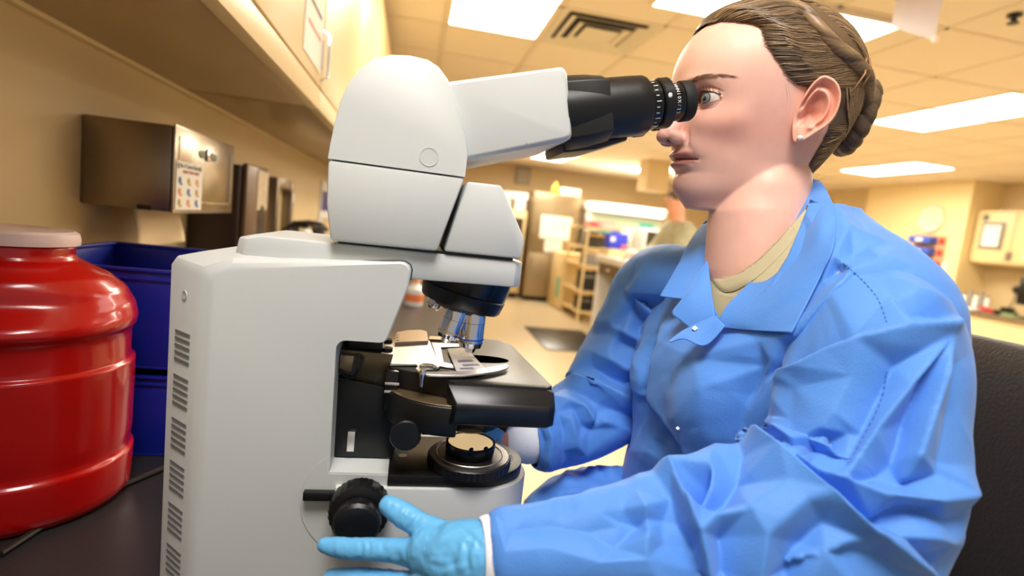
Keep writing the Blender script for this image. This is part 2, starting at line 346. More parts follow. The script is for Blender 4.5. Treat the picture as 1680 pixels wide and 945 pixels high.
# clutter on the bench behind the microscope
t = thing('chrome_tap', 'chrome tap standing on the bench against the left wall', 'tap', (-.42, 2.05, .92))
MB().tube([(-.42, 2.05, .92), (-.42, 2.05, 1.13), (-.40, 2.05, 1.165), (-.36, 2.05, 1.17), (-.33, 2.05, 1.15), (-.33, 2.05, 1.12)], .012, 12).build('spout', m_chrome, t)
MB().lathe([(0, .028), (.012, .026), (.02, .014)], (-.42, 2.05, .92), (0, 0, 1), 16).build('base', m_chrome, t)
MB().lathe([(0, .016), (.02, .016), (.028, .008)], (-.42, 2.05, 1.165), (0, 0, 1), 12).build('knob', m_blueplastic, t)
for k, (px, py, d, h, r, mm, nm, lb, ct) in enumerate((
        (445, 380, 2.3, .28, .03, m_yellow, 'bottle', 'amber plastic bottle on the bench beyond the tap', 'bottle'),
        (462, 378, 2.5, .25, .04, m_dark, 'bottle', 'dark squat bottle on the bench beyond the tap', 'bottle'),
        (480, 378, 2.7, .30, .035, m_yellow, 'bottle', 'amber bottle right of the dark squat bottle', 'bottle'),
        (500, 372, 2.8, .32, .045, m_white, 'canister', 'white canister on the bench at the left wall', 'canister'),
        (522, 370, 3.0, .33, .04, m_dark, 'bottle', 'dark bottle just left of the microscope head', 'bottle'))):
    q = P(px, py, d); z0 = .92
    t = thing(nm, lb, ct, (q.x, q.y, z0)); H = h
    MB().lathe([(0, r*.95), (.01, r), (H*.62, r), (H*.72, r*.8), (H*.76, r*.42)], (q.x, q.y, z0), (0, 0, 1), 18).build('body', mm, t)
    MB().lathe([(H*.765, r*.5), (H*.86, r*.5), (H*.87, r*.4)], (q.x, q.y, z0), (0, 0, 1), 14).build('cap', m_white if mm is m_dark else m_dark, t)
    bx('label', (q.x-r*.6, q.y-r*1.02, z0+H*.2), (q.x+r*.6, q.y-r*.8, z0+H*.5), m_paper, t)
t = thing('wire_rack', 'small black wire rack with curved hooks on the bench behind', 'rack', (-.45, 2.4, .92))
for k in range(4):
    y = 2.3+.09*k
    MB().tube([(-.5, y, .925), (-.5, y, 1.18), (-.46, y, 1.215), (-.40, y, 1.21), (-.37, y, 1.18)], .006, 8).build('hook', m_dark, t)
bx('base', (-.52, 2.26, .92), (-.38, 2.62, .935), m_dark, t, .002)
# things behind the microscope arm
q = onZ(700, 520, .92)
t = thing('white_flask', 'small white bottle with orange label and cap behind the nosepiece', 'bottle', (.03, 2.3, .92))
MB().lathe([(0, .035), (.01, .038), (.07, .038), (.09, .018), (.1, .016)], (.03, 2.3, .92), (0, 0, 1), 20).build('body', m_white, t)
MB().lathe([(.10, .02), (.125, .019), (.13, .012)], (.03, 2.3, .92), (0, 0, 1), 16).build('cap', mat('orange_cap', (236, 160, 110), .5), t)
MB().lathe([(.02, .0385), (.05, .0385)], (.03, 2.3, .92), (0, 0, 1), 20, caps=False).build('label', mat('orange_label', (240, 130, 70), .5), t)
t = thing('equipment_case', 'grey instrument tray with rounded dark window on the bench behind the arm', 'tray', (.03, 1.1, .92))
bx('tray', (-.13, 1.02, .9205), (.14, 1.42, .935), mat('tray_steel', (176, 164, 146), .3, .6), t, .006)
bx('window', (-.10, 1.06, .936), (-.01, 1.24, .94), m_black, t, .01)
t = thing('pen_cup', 'blue clear cup with pens behind the microscope arm', 'cup', (-.07, .93, .92))
MB().lathe([(0, .025), (.004, .028), (.085, .031), (.088, .029), (.01, .026)], (-.055, .90, .9205), (0, 0, 1), 20).build('cup', mat('cup_blue', (60, 90, 160), .2, trans=.5), t)
for k in range(3): MB().tube([(-.055+.01*k-.01, .9, .93), (-.07+.025*k-.01, .905, 1.04)], .0035, 6).build('pen', [m_yellow, m_blueplastic, m_teal][k], t)
# blue stacking bins
def bin_(z, label, x0, y0, x1, y1, h):
    t = thing('stacking_bin', label, 'bin', ((x0+x1)/2, y0, z), 'blue stacking bins beside the red container')
    T = .004
    MB().box((x0, y0, z), (x1, y1, z+T)).build('base', m_blueplastic, t, .001)
    for xx, s_ in ((x0, 0), (x1-T, 0)):
        MB().prism([(xx, y0, z), (xx, y1, z), (xx, y1, z+h), (xx, y0+.06, z+h), (xx, y0, z+h*.62)], (T, 0, 0)).build('side', m_blueplastic, t, .001)
    bx('back', (x0+T, y1-T, z+T), (x1-T, y1, z+h), m_blueplastic, t, .001)
    fr = bx('front', (x0+T, y0, z+T), (x1-T, y0+T, z+h*.9), m_blueplastic, t, .0015)
    r = MB(); r.box((x0-.004, y0-.004, z+h*.9), (x1+.004, y0+.006, z+h*.93)); r.box((x0-.004, y0, z+h-.006), (x0+.006, y1, z+h)); r.box((x1-.006, y0, z+h-.006), (x1+.004, y1, z+h)); r.box((x0, y1-.006, z+h-.006), (x1, y1+.004, z+h))
    r.build('rim', m_blueplastic, t, .0015)
    r = MB()
    for a in ((x0+.012, z+.015, x0+.02, z+h*.85), (x1-.02, z+.015, x1-.012, z+h*.85), (x0+.02, z+h*.82, x1-.02, z+h*.85)): r.box((a[0], y0-.003, a[1]), (a[2], y0, a[3]))
    r.build('rib', m_blueplastic, t, .001)
    return t
bin_(.9205, 'lower blue plastic stacking bin standing on the black worktop', -.50, .815, -.285, 1.05, .125)
bin_(1.0465, 'upper blue plastic stacking bin stacked on the lower one', -.50, .815, -.285, 1.05, .15)
# black cable
q = [P(0, 918, .541), P(80, 885, .6), P(160, 848, .66), P(230, 800, .71), P(275, 768, .745), P(330, 735, .8)]
cpts = []
for i in range(len(q)-1):
    for k in range(6): cpts.append(q[i].lerp(q[i+1], k/6))
for p in cpts: p.z = .9245
o = MB().tube(cpts, .0035, 8).build('power_cable', m_dark); tag(o, 'black power cable lying on the worktop in front of the red container', 'cable')
# ------------------------------------------------------------------ red sharps container
t = thing('sharps_container', 'red translucent plastic sharps container with clear round lid', 'container', (-.42, .74, .92))
BC = V(-.440, .700, .92)
m_redc = mat('red_sharps_plastic', (176, 8, 6), .22, noise_s=9, noise_a=.35, coat=.3, sss=0)
prof = [(0, .10), (.002, .117), (.012, .1245), (.05, .127), (.062, .127), (.066, .1235), (.072, .123), (.09, .125), (.175, .1265), (.186, .1265), (.19, .122), (.195, .1215), (.228, .122), (.236, .1265), (.246, .128), (.262, .125), (.282, .115), (.298, .098), (.308, .080), (.316, .066), (.321, .063), (.332, .063), (.335, .060)]
NB = 96; rs = []
dense = []
for i in range(len(prof)-1):
    for k in range(4): dense.append((prof[i][0]+(prof[i+1][0]-prof[i][0])*k/4, prof[i][1]+(prof[i+1][1]-prof[i][1])*k/4))
dense.append(prof[-1])
for z, r in dense:
    ring = []
    for j in range(NB):
        th = 2*math.pi*j/NB
        d = ((th+1.05+math.pi) % (2*math.pi))-math.pi   # moulded grip recess facing the room
        rr = r
        g = math.exp(-((d)/.55)**2)*math.exp(-((z-.272)/.017)**2); rr -= .016*g
        rr += .006*math.exp(-((d)/.75)**2)*math.exp(-((z-.240)/.012)**2)
        ring.append(BC+V(math.cos(th)*rr*.97, math.sin(th)*rr*.88, z*.90))
    rs.append(ring)
MB().rings(rs).build('tub', m_redc, t, ang=60)
m_lid = mat('frosted_lid', (238, 214, 210), .3, alpha=.85, noise_s=20, noise_a=.05)
MB().lathe([(.333*.9, .05), (.334*.9, .066), (.340*.9, .0665), (.348*.9, .065), (.351*.9, .060), (.3485*.9, .055), (.3485*.9, .004)], BC, (0, 0, 1), 48, ell=.88, start=(1, 0, 0)).build('lid', m_lid, t)
# ------------------------------------------------------------------ far end of the lab
t = thing('refrigerator', 'tall stainless steel refrigerator with papers taped to its door', 'refrigerator', (2.42, 9.7, 0))
bx('cabinet', (1.99, 9.37, .08), (2.85, 10.1, 1.9), m_steelv, t, .01)
bx('plinth', (2.03, 9.42, 0), (2.81, 10.05, .08), m_black, t)
for z0, z1 in ((.12, .86), (.88, 1.86)):
    d = bx('door', (2.0, 9.335, z0), (2.84, 9.368, z1), m_steelv, t, .008)
    zc = z1-.3 if z0 < .5 else z0+.12
    MB().tube([(2.05, 9.33, zc), (2.05, 9.29, zc+.02), (2.05, 9.29, zc+.22), (2.05, 9.33, zc+.24)], .010, 8).build('handle', m_steelv, d)
for (x0, x1, z0, z1, lb) in ((2.16, 2.72, 1.12, 1.52, 'large white paper taped to the refrigerator door'), (2.27, 2.58, .885, 1.1, 'small white paper taped below the larger one on the refrigerator')):
    t = thing('taped_paper', lb, 'paper', ((x0+x1)/2, 9.33, z0)); bx('sheet', (x0, 9.331, z0), (x1, 9.3345, z1), m_paper, t)
    for k in range(3): bx('print_line', (x0+.08, 9.330, z1-.07-.06*k), (x1-.1, 9.331, z1-.062-.06*k), m_ink, t)
t = thing('glove_box', 'white carton on top of the refrigerator', 'box', (2.7, 9.7, 1.9))
bx('carton', (2.52, 9.45, 1.9), (2.84, 9.7, 2.03), m_white, t, .004); bx('printed_band', (2.55, 9.445, 1.93), (2.8, 9.449, 1.99), mat('lilac_print', (170, 160, 200), .7), t)
t = thing('bottle', 'amber bottle standing beside the carton on the refrigerator', 'bottle', (2.46, 9.7, 1.9))
MB().lathe([(0, .07), (.12, .07), (.17, .03), (.22, .028)], (2.42, 9.6, 1.9), (0, 0, 1), 18).build('body', m_yellow, t); MB().lathe([(.221, .033), (.25, .033)], (2.42, 9.6, 1.9), (0, 0, 1), 12).build('cap', m_dark, t)
t = thing('glass_cabinet', 'cream glass-fronted cabinet left of the refrigerator', 'cabinet', (1.6, 9.7, 0))
bx('carcass', (1.2, 9.5, .1), (1.93, 10.0, 1.55), m_cab, t, .005)
bx('base', (1.23, 9.53, 0), (1.9, 9.97, .1), m_black, t)
for k in range(2):
    d = bx('door', (1.21+.362*k, 9.47, .2), (1.565+.362*k, 9.498, 1.5), m_cab, t, .005); bx('pane', (1.26+.362*k, 9.463, .7), (1.515+.362*k, 9.469, 1.42), m_glassy, d)
for k in range(3):
    t = thing('white_tub', ['long white tub on top of the glass-fronted cabinet', 'left small white jar on the glass-fronted cabinet', 'right small white jar on the glass-fronted cabinet'][k], 'tub', (1.6, 9.7, 1.55))
    x0, x1, z0, z1 = ((1.45, 1.92, 1.735, 1.84), (1.45, 1.62, 1.551, 1.71), (1.7, 1.9, 1.551, 1.71))[k]
    bx('body', (x0, 9.52, z0), (x1, 9.8, z1), m_white, t, .02, 3); bx('lid', (x0-.005, 9.515, z1+.001), (x1+.005, 9.805, z1+.018), m_white, t, .005)
t = thing('wall_grille', 'grey rectangular air grille high on the far wall', 'grille', (1.9, YF, 2.2))
a = onY(847, 272, YF-.02); b = onY(868, 304, YF-.02)
bx('frame', (a.x, YF-.03, b.z), (b.x, YF-.001, a.z), m_grey, t, .004)
for k in range(9): bx('slat', (a.x+.03, YF-.042, b.z+.03+(a.z-b.z-.06)*k/9), (b.x-.03, YF-.031, b.z+.045+(a.z-b.z-.06)*k/9), m_grid, t)
# biosafety cabinet
t = thing('safety_cabinet', 'white biosafety cabinet with lit top edge and greenish sash near the far wall', 'cabinet', (3.6, 9.8, 0))
bx('body', (2.98, 9.25, 1.0), (4.35, 10.0, 1.66), m_white, t, .01); bx('lamp_hood', (2.95, 9.15, 1.67), (4.38, 10.0, 1.84), m_white, t, .03, 3)
bx('sash', (3.04, 9.20, 1.12), (4.28, 9.22, 1.62), mat('sash_glass', (190, 215, 190), .1), t)
bx('stand', (3.0, 9.3, 0), (4.3, 9.95, .99), m_cab, t, .01)
for k, (x, z, mm) in enumerate(((3.2, 1.3, m_teal), (3.9, 1.35, m_teal), (3.6, 1.25, m_white))):
    bx('posted_sheet', (x, 9.19, z), (x+.26, 9.196, z+.22), mm, t)
bx('lamp_tube', (3.0, 9.12, 1.69), (4.3, 9.148, 1.78), emit_mat('hood_lamp', (1, .95, .82), 2.2), t)
# island shelf rack
t = thing('shelf_rack', 'cream open shelf rack with dark clutter right of the refrigerator', 'shelf', (2.7, 8.2, 0))
for x in (2.46, 2.92):
    for y in (7.62, 8.5): bx('post', (x, y, 0), (x+.03, y+.03, 1.42), m_cab, t)
for z in (.12, .42, .80, 1.06, 1.36): bx('shelf', (2.45, 7.6, z), (2.96, 8.54, z+.03), m_cab, t, .004)
for k, (x, y, z, w_, h, mm, nm, lb) in enumerate(((2.5, 7.7, .15, .18, .2, m_dark, 'binder_box', 'dark box on the bottom shelf of the rack'), (2.72, 7.7, .15, .2, .22, m_black, 'binder_box', 'black box at the right of the bottom shelf'),
     (2.5, 7.7, .45, .2, .28, m_dark, 'device', 'dark device on the second shelf of the rack'), (2.74, 7.7, .45, .18, .3, m_black, 'device', 'black device at the right of the second shelf'),
     (2.5, 7.66, .83, .3, .16, m_grey, 'tray', 'grey tray on the middle shelf of the rack'), (2.5, 7.66, 1.09, .38, .24, m_glassy, 'display_case', 'dark glass case on the upper shelf of the rack'),
     (2.52, 7.66, 1.39, .12, .08, m_pink, 'tip_box', 'pink tip box on top of the rack'), (2.7, 7.66, 1.39, .2, .12, m_white, 'tip_box', 'white box on top of the rack'))):
    t = thing(nm, lb, 'box', (x, y, z)); bx('body', (x, y, z), (x+w_, y+.3, z+h), mm, t, .006); bx('lid', (x+.01, y-.004, z+h*.7), (x+w_-.01, y-.001, z+h*.8), m_yellow if k % 2 else m_grey, t)
t = thing('low_cabinet', 'cream low cabinet with teal sticker beside the shelf rack', 'cabinet', (2.5, 8.8, 0))
bx('body', (2.42, 8.58, .02), (2.95, 9.3, .93), m_cab, t, .006); bx('sticker', (2.415, 8.62, .2), (2.419, 8.78, .52), m_teal, t); bx('door', (2.45, 8.57, .1), (2.9, 8.578, .9), m_cab, t, .003)
t = thing('blue_tray', 'bright blue plastic box on the bench rack with a pink corner', 'box', (2.7, 7.4, 1.1))
bx('body', (2.52, 6.85, 1.13), (2.78, 7.05, 1.33), m_bluebg if 0 else mat('vivid_blue', (60, 70, 215), .4), t, .012, 3); bx('handle', (2.56, 6.86, 1.332), (2.66, 6.9, 1.36), MATS['vivid_blue'], t); bx('badge', (2.54, 6.845, 1.22), (2.6, 6.849, 1.28), m_white, t); bx('pink_corner', (2.70, 6.84, 1.12), (2.79, 6.849, 1.19), m_pink, t)
# white island bench
t = thing('island_bench', 'white island bench with drawer and open compartments beyond her shoulder', 'bench', (2.9, 6.3, 0))
bx('top', (2.45, 5.3, .93), (3.3, 7.1, 1.03), m_white, t, .015, 3)
for y in (5.36, 6.2, 7.0): bx('upright', (2.48, y, .0), (3.25, y+.06, .92), m_white, t, .004)
bx('lower_shelf', (2.5, 5.42, .12), (3.25, 7.0, .16), m_white, t, .004); bx('back_panel', (3.2, 5.42, .16), (3.24, 7.0, .9), m_grey, t)
for k in range(2):
    d = bx('drawer', (2.475, 5.43+.83*k, .78), (2.5, 6.19+.8*k, .92), mat('drawer_dark', (120, 100, 76), .5), t, .003); MB().ball((2.465, 5.8+.8*k, .85), .018, 10, 6).build('knob', m_white, d)
for k in range(4):
    t = thing('white_jug', ['white jug at the near end of the bench compartment', 'second white jug in the bench compartment', 'third white jug in the bench compartment', 'white jug at the far end of the bench compartment'][k], 'jug', (2.7, 5.6+.38*k, .16), 'white jugs under the island bench')
    MB().lathe([(0, .1), (.02, .11), (.25, .11), (.33, .05), (.36, .045)], (2.66, 5.62+.38*k, .16), (0, 0, 1), 16).build('body', m_white, t)
    MB().lathe([(.36, .05), (.39, .05)], (2.66, 5.62+.38*k, .16), (0, 0, 1), 12).build('cap', m_dark, t)
bx('riser', (2.5, 6.75, 1.031), (2.82, 7.1, 1.12), m_cab, bpy.data.objects['blue_tray'], .004)
t = thing('analyser', 'white bench-top analyser with dark screen behind her far shoulder', 'analyser', (2.7, 6.1, 1.03))
bx('base', (2.55, 5.8, 1.031), (2.95, 6.35, 1.15), m_white, t, .02, 3); bx('tower', (2.6, 5.95, 1.151), (2.9, 6.3, 1.42), m_white, t, .02, 3)
bx('screen', (2.63, 5.94, 1.2), (2.80, 5.949, 1.39), m_glassy, t); bx('slot', (2.6, 5.795, 1.07), (2.9, 5.799, 1.1), m_dark, t)
t = thing('centrifuge', 'low white instrument on the near end of the island bench', 'instrument', (2.9, 5.5, 1.03))
MB().lathe([(0, .16), (.08, .17), (.13, .15), (.15, .08)], (3.0, 5.55, 1.031), (0, 0, 1), 24).build('body', m_white, t); bx('panel', (2.9, 5.375, 1.05), (3.05, 5.4, 1.09), m_dark, t)
# mat
o = MB().box((1.52, 5.62, .0005), (2.3, 6.85, .012)).build('floor_mat', mat('black_mat', (30, 28, 26), .35), None, .004); tag(o, 'black anti-fatigue mat lying on the beige floor', 'mat')
# ------------------------------------------------------------------ right wall
t = thing('wall_clock', 'round white wall clock on the cream pillar', 'clock', (6.95, 6.45, 2.0))
MB().lathe([(0, .19), (.03, .19), (.04, .18), (.03, .165)], (6.949, 6.45, 2.0), (-1, 0, 0), 40).build('rim', m_grid, t)
MB().lathe([(.0, .166), (.024, .166)], (6.949, 6.45, 2.0), (-1, 0, 0), 40).build('dial', m_paper, t)
for k in range(12):
    a = math.pi*k/6; c = V(6.923, 6.45-math.sin(a)*.13, 2.0+math.cos(a)*.13)
    MB().box(c-V(.002, .004, .014), c+V(0, .004, .014), Matrix.Rotation(a, 3, 'X')).build('hour_mark', m_ink, t)
for a, l in ((4.1, .08), (2.3, .12)):
    MB().tube([(6.92, 6.45, 2.0), (6.92, 6.45-math.sin(a)*l, 2.0+math.cos(a)*l)], .004, 6).build('hand', m_dark, t)
for k in range(3):
    z = 1.66-.155*k
    t = thing('wall_bin', ['top blue wall bin under the clock', 'middle blue wall bin under the clock', 'lowest blue wall bin, partly behind her shoulder'][k], 'bin', (6.9, 6.45, z), 'blue wall bins under the clock')
    bx('tray', (6.80, 6.3, z), (6.93, 6.62, z+.09), m_bluebg, t, .006); bx('card', (6.79, 6.4, z+.02), (6.799, 6.5, z+.06), m_paper, t)
t = thing('bin_rail', 'red-edged board holding the blue wall bins', 'board', (6.94, 6.4, 1.5)); bx('board', (6.931, 6.18, 1.3), (6.949, 6.66, 1.78), mat('board_tan', (214, 160, 120), .6), t)
for k in range(3): bx('red_clip', (6.91, 6.2, 1.35+.155*k), (6.93, 6.26, 1.43+.155*k), m_red, t)
t = thing('wall_switch', 'cream light switch on the pillar beside the blue bins', 'switch', (6.94, 6.1, 1.35)); bx('plate', (6.94, 6.12, 1.3), (6.949, 6.2, 1.42), m_white, t); bx('rocker', (6.935, 6.145, 1.34), (6.939, 6.175, 1.38), m_grid, t)
t = thing('door_frame_sign', 'brown narrow panel on the right wall beyond the pillar', 'panel', (7.19, 8.1, 1.7)); bx('panel', (7.17, 7.9, 1.35), (7.199, 8.2, 2.0), mat('brown_panel', (150, 120, 70), .6), t); bx('trim', (7.165, 7.88, 1.98), (7.199, 8.22, 2.02), m_grey, t)
for k in range(3):
    y1 = 5.95-.95*k; y0 = y1-.94
    t = thing('upper_cabinet', ['cream upper cabinet with framed notice, next to the clock pillar', 'cream upper cabinet with taped white paper at the right edge', 'cream upper cabinet beyond the right edge'][k], 'cabinet', (7.25, (y0+y1)/2, 1.46))
    bx('carcass', (7.1, y0, 1.46), (7.40, y1, 2.13), m_cab, t, .004)
    for j in range(2):
        d = bx('door', (7.08, y0+.47*j+.004, 1.48), (7.098, y0+.47*j+.466, 2.11), m_cab, t, .004); bx('handle', (7.055, y0+.44+.04*j, 1.52), (7.079, y0+.45+.04*j, 1.62), m_grey, d)
t = thing('framed_notice', 'grey framed notice on the right cabinet door', 'notice', (7.07, 5.75, 1.75)); bx('frame', (7.06, 5.58, 1.64), (7.079, 5.86, 1.98), m_grey, t, .01); bx('sheet', (7.055, 5.62, 1.68), (7.06, 5.82, 1.94), m_paper, t)
t = thing('dark_sticker', 'small dark round sticker above the framed notice', 'sticker', (7.07, 5.85, 2.03)); MB().lathe([(0, .04), (.006, .04)], (7.079, 5.84, 2.035), (-1, 0, 0), 16).build('disc', mat('slate', (80, 90, 100), .5), t); MB().lathe([(0, .02), (.002, .02)], (7.072, 5.84, 2.035), (-1, 0, 0), 12).build('centre', m_grey, t)
t = thing('taped_sheet', 'white sheet taped on the cabinet door at the right edge', 'paper', (7.07, 5.2, 1.6)); bx('sheet', (7.074, 5.02, 1.56), (7.079, 5.32, 1.9), m_paper, t); bx('print_line', (7.072, 5.08, 1.8), (7.074, 5.26, 1.82), m_ink, t)
t = thing('right_bench', 'cream bench along the right wall under the cabinets', 'bench', (7.0, 5, 0)); bx('carcass', (6.75, 1.5, .1), (7.40, 5.96, .83), m_cab, t, .004); bx('top', (6.7, 1.5, .831), (7.40, 5.96, .87), mat('grey_worktop', (120, 104, 80), .4), t, .004)
for k in range(4): bx('door', (6.735, 1.6+1.08*k, .15), (6.749, 2.6+1.08*k, .8), m_cab, t, .004)
t = thing('monitor', 'black monitor at the right edge on the far bench', 'monitor', (6.95, 5.0, .87)); bx('screen', (6.95, 4.75, 1.02), (6.99, 5.2, 1.34), m_black, t, .006); bx('stand', (6.97, 4.93, .872), (7.0, 5.03, 1.02), m_black, t); bx('foot', (6.9, 4.85, .871), (7.06, 5.1, .885), m_black, t)
cl = [(5.85, .14, .045, m_pink, 'bottle', 'pink-topped white bottle on the far bench by the pillar'), (5.78, .2, .03, m_white, 'bottle', 'white bottle behind the pink one on the far bench'), (5.70, .24, .03, m_grey, 'bottle', 'first tall pale bottle of the row on the far bench'),
      (5.63, .22, .028, m_white, 'bottle', 'second tall pale bottle of the row on the far bench'), (5.56, .24, .028, m_grey, 'bottle', 'third tall pale bottle of the row on the far bench'), (5.49, .2, .026, m_white, 'bottle', 'last pale bottle of the row, left of the red stapler')]
for k, (y, h, r, mm, nm, lb) in enumerate(cl):
    t = thing(nm, lb, 'bottle', (6.9, y, .872)); MB().lathe([(0, r), (h*.7, r), (h*.82, r*.5), (h*.85, r*.5)], (6.92, y, .872), (0, 0, 1), 14).build('body', mm if k else m_white, t); MB().lathe([(h*.855, r*.55), (h, r*.5)], (6.92, y, .872), (0, 0, 1), 10).build('cap', mm if k == 0 else m_grey, t)
t = thing('stapler', 'red stapler lying on the far bench', 'stapler', (6.85, 5.4, .872)); bx('base', (6.82, 5.32, .872), (6.87, 5.5, .885), m_red, t, .004); MB().box((6.82, 5.32, .892), (6.87, 5.5, .93), Matrix.Rotation(.2, 3, 'X')).build('arm', m_red, t, .006)
t = thing('desk_phone', 'black desk phone on the far bench beside the stapler', 'phone', (6.9, 5.25, .872)); bx('base', (6.8, 5.16, .872), (6.98, 5.3, .93), m_dark, t, .01); bx('handset', (6.8, 5.2, .932), (6.98, 5.24, .97), m_black, t, .01)
t = thing('papers', 'loose pale papers in the clutter on the far bench', 'paper', (6.8, 5.35, .872)); bx('sheet', (6.72, 5.5, .872), (6.9, 5.68, .90), m_white, t, .01); bx('folder', (6.72, 5.02, .872), (6.8, 5.15, .91), mat('green_folder', (130, 150, 100), .6), t)
t = thing('wall_fixture', 'small black round fixture on the wall over the far bench', 'fixture', (7.4, 5.35, 1.15)); MB().lathe([(0, .05), (.03, .045), (.04, .02)], (7.419, 5.55, 1.18), (-1, 0, 0), 18).build('disc', m_dark, t); MB().tube([(7.4, 5.55, 1.13), (7.39, 5.56, 1.0), (7.36, 5.6, .9)], .006, 6).build('cord', m_dark, t)
# ------------------------------------------------------------------ man in the background
def skin_fig(joints, edges, rad, root, name, m, parent, lev=2):
    me = bpy.data.meshes.new(name); me.from_pydata([tuple(j) for j in joints], edges, [])
    ob = bpy.data.objects.new(name, me); COL.objects.link(ob)
    md = ob.modifiers.new('k', 'SKIN'); md.use_smooth_shade = True
    for i, r in enumerate(rad):
        r = r if hasattr(r, '__len__') else (r, r)
        me.skin_vertices[0].data[i].radius = r; me.skin_vertices[0].data[i].use_root = (i == root)
    s = ob.modifiers.new('s', 'SUBSURF'); s.levels = lev; s.render_levels = lev
    dg = bpy.context.evaluated_depsgraph_get(); dg.update(); me2 = bpy.data.meshes.new_from_object(ob.evaluated_get(dg))
    bpy.data.objects.remove(ob); me2.name = name
    for p in me2.polygons: p.use_smooth = True
    me2.materials.clear()
    return link(name, me2, m, parent) if parent is not None else me2
m_skin2 = mat('background_skin', (226, 160, 130), .5)
m_camo = mat('camouflage_cloth', (160, 156, 128), .85, noise_s=14, noise_a=.35)
bm_ = V(2.50, 4.85, 0)
t = thing('person', 'person in grey-green camouflage uniform working behind her far shoulder', 'person', bm_)
B = lambda x, y, z: bm_+V(x, y, z)
Hh = 1.72
j = [B(0, 0, .95), B(-.02, 0, 1.15), B(-.05, 0, 1.38), B(-.07, 0, 1.5), B(-.09, 0, 1.58), B(-.11, 0, 1.68), B(-.12, 0, 1.75),
     B(-.05, -.19, 1.42), B(-.15, -.24, 1.2), B(-.36, -.16, 1.13), B(-.43, -.12, 1.12), B(-.05, .19, 1.42), B(-.15, .24, 1.2), B(-.36, .16, 1.13), B(-.43, .12, 1.12),
     B(0, -.1, .85), B(0, -.11, .48), B(.02, -.11, .09), B(-.1, -.12, .04), B(0, .1, .85), B(0, .11, .48), B(.02, .11, .09), B(-.1, .12, .04)]
e = [(0, 1), (1, 2), (2, 3), (3, 4), (4, 5), (5, 6), (2, 7), (7, 8), (8, 9), (9, 10), (2, 11), (11, 12), (12, 13), (13, 14), (0, 15), (15, 16), (16, 17), (17, 18), (0, 19), (19, 20), (20, 21), (21, 22)]
r = [.13, .125, .14, .06, .075, .09, .06, .065, .05, .035, .03, .065, .05, .035, .03, .085, .06, .045, .035, .085, .06, .045, .035]
skin_fig(j, e, r, 0, 'body', m_skin2, t)
skin_fig([j[0]-V(0, 0, .12)]+[p+V(.002, 0, 0) for p in j[1:4]]+j[7:10]+j[11:14], [(0, 1), (1, 2), (2, 3), (2, 4), (4, 5), (5, 6), (2, 7), (7, 8), (8, 9)], [.17, .16, .165, .075, .082, .068, .05, .082, .068, .05], 0, 'uniform_shirt', m_camo, t)
skin_fig([j[0]]+j[15:18]+j[19:22], [(0, 1), (1, 2), (2, 3), (0, 4), (4, 5), (5, 6)], [.155, .105, .08, .065, .105, .08, .065], 0, 'trousers', m_camo, t)
hd = j[5]
MB().ball(hd+V(.015, 0, .045), (.098, .088, .085), 20, 12).build('hair', mat('short_brown_hair', (96, 70, 50), .8), t)
for s_ in (-1, 1):
    MB().ball(hd+V(-.075, s_*.033, .02), .012, 8, 6).build('eye', m_white, t)
    MB().ball(hd+V(.0, s_*.088, .01), (.018, .01, .03), 8, 6).build('ear', m_skin2, t)
    f = bm_+V(-.43, s_*.12, 1.12)
    for k in range(5): MB().tube([f+V(0, .025-.012*k, 0), f+V(-.05, .027-.013*k, -.012), f+V(-.08, .022-.011*k, -.035)], [.011, .010, .008], 8).build('finger', m_skin2, t)
    MB().ball(bm_+V(-.05, s_*.12, .05), (.15, .06, .055), 12, 8).build('boot', m_dark, t)
MB().ball(hd+V(-.095, 0, 0), (.02, .012, .022), 8, 6).build('nose', m_skin2, t)
# ------------------------------------------------------------------ microscope
m_sc = mat('scope_enamel', (205, 208, 206), .42, bump=.05, bump_s=1400)
m_sb = mat('scope_black', (17, 17, 19), .38, bump=.1, bump_s=1500)
m_sg = mat('scope_black_gloss', (13, 13, 15), .2)
m_sp = mat('stage_black', (24, 22, 21), .36, noise_s=200, noise_a=.2)
m_st = mat('satin_steel', (240, 236, 228), .36, .85, noise_s=8, noise_a=.05)
m_line = mat('seam_shadow', (70, 72, 74), .7)
Y0, Y1 = .505, .675; YM = (Y0+Y1)/2
mic = thing('microscope', 'white and black compound microscope standing on the black worktop', 'microscope', (0, YM, .92))
def round_poly(pts, rads, n=7):
    out = []; m = len(pts)
    for i in range(m):
        p = Vector(pts[i]); r = rads[i]
        if r <= 0: out.append(tuple(p)); continue
        a = (Vector(pts[i-1])-p).normalized(); b = (Vector(pts[(i+1) % m])-p).normalized(); ang = a.angle(b); t = r/math.tan(ang/2)
        c = p+(a+b).normalized()*(r/math.sin(ang/2)); s0 = p+a*t-c; s1 = p+b*t-c
        for k in range(n+1):
            q = s0.slerp(s1, k/n, s0) if s0.angle(s1) > 1e-4 else s0
            out.append(tuple(c+q.normalized()*r))
    return out
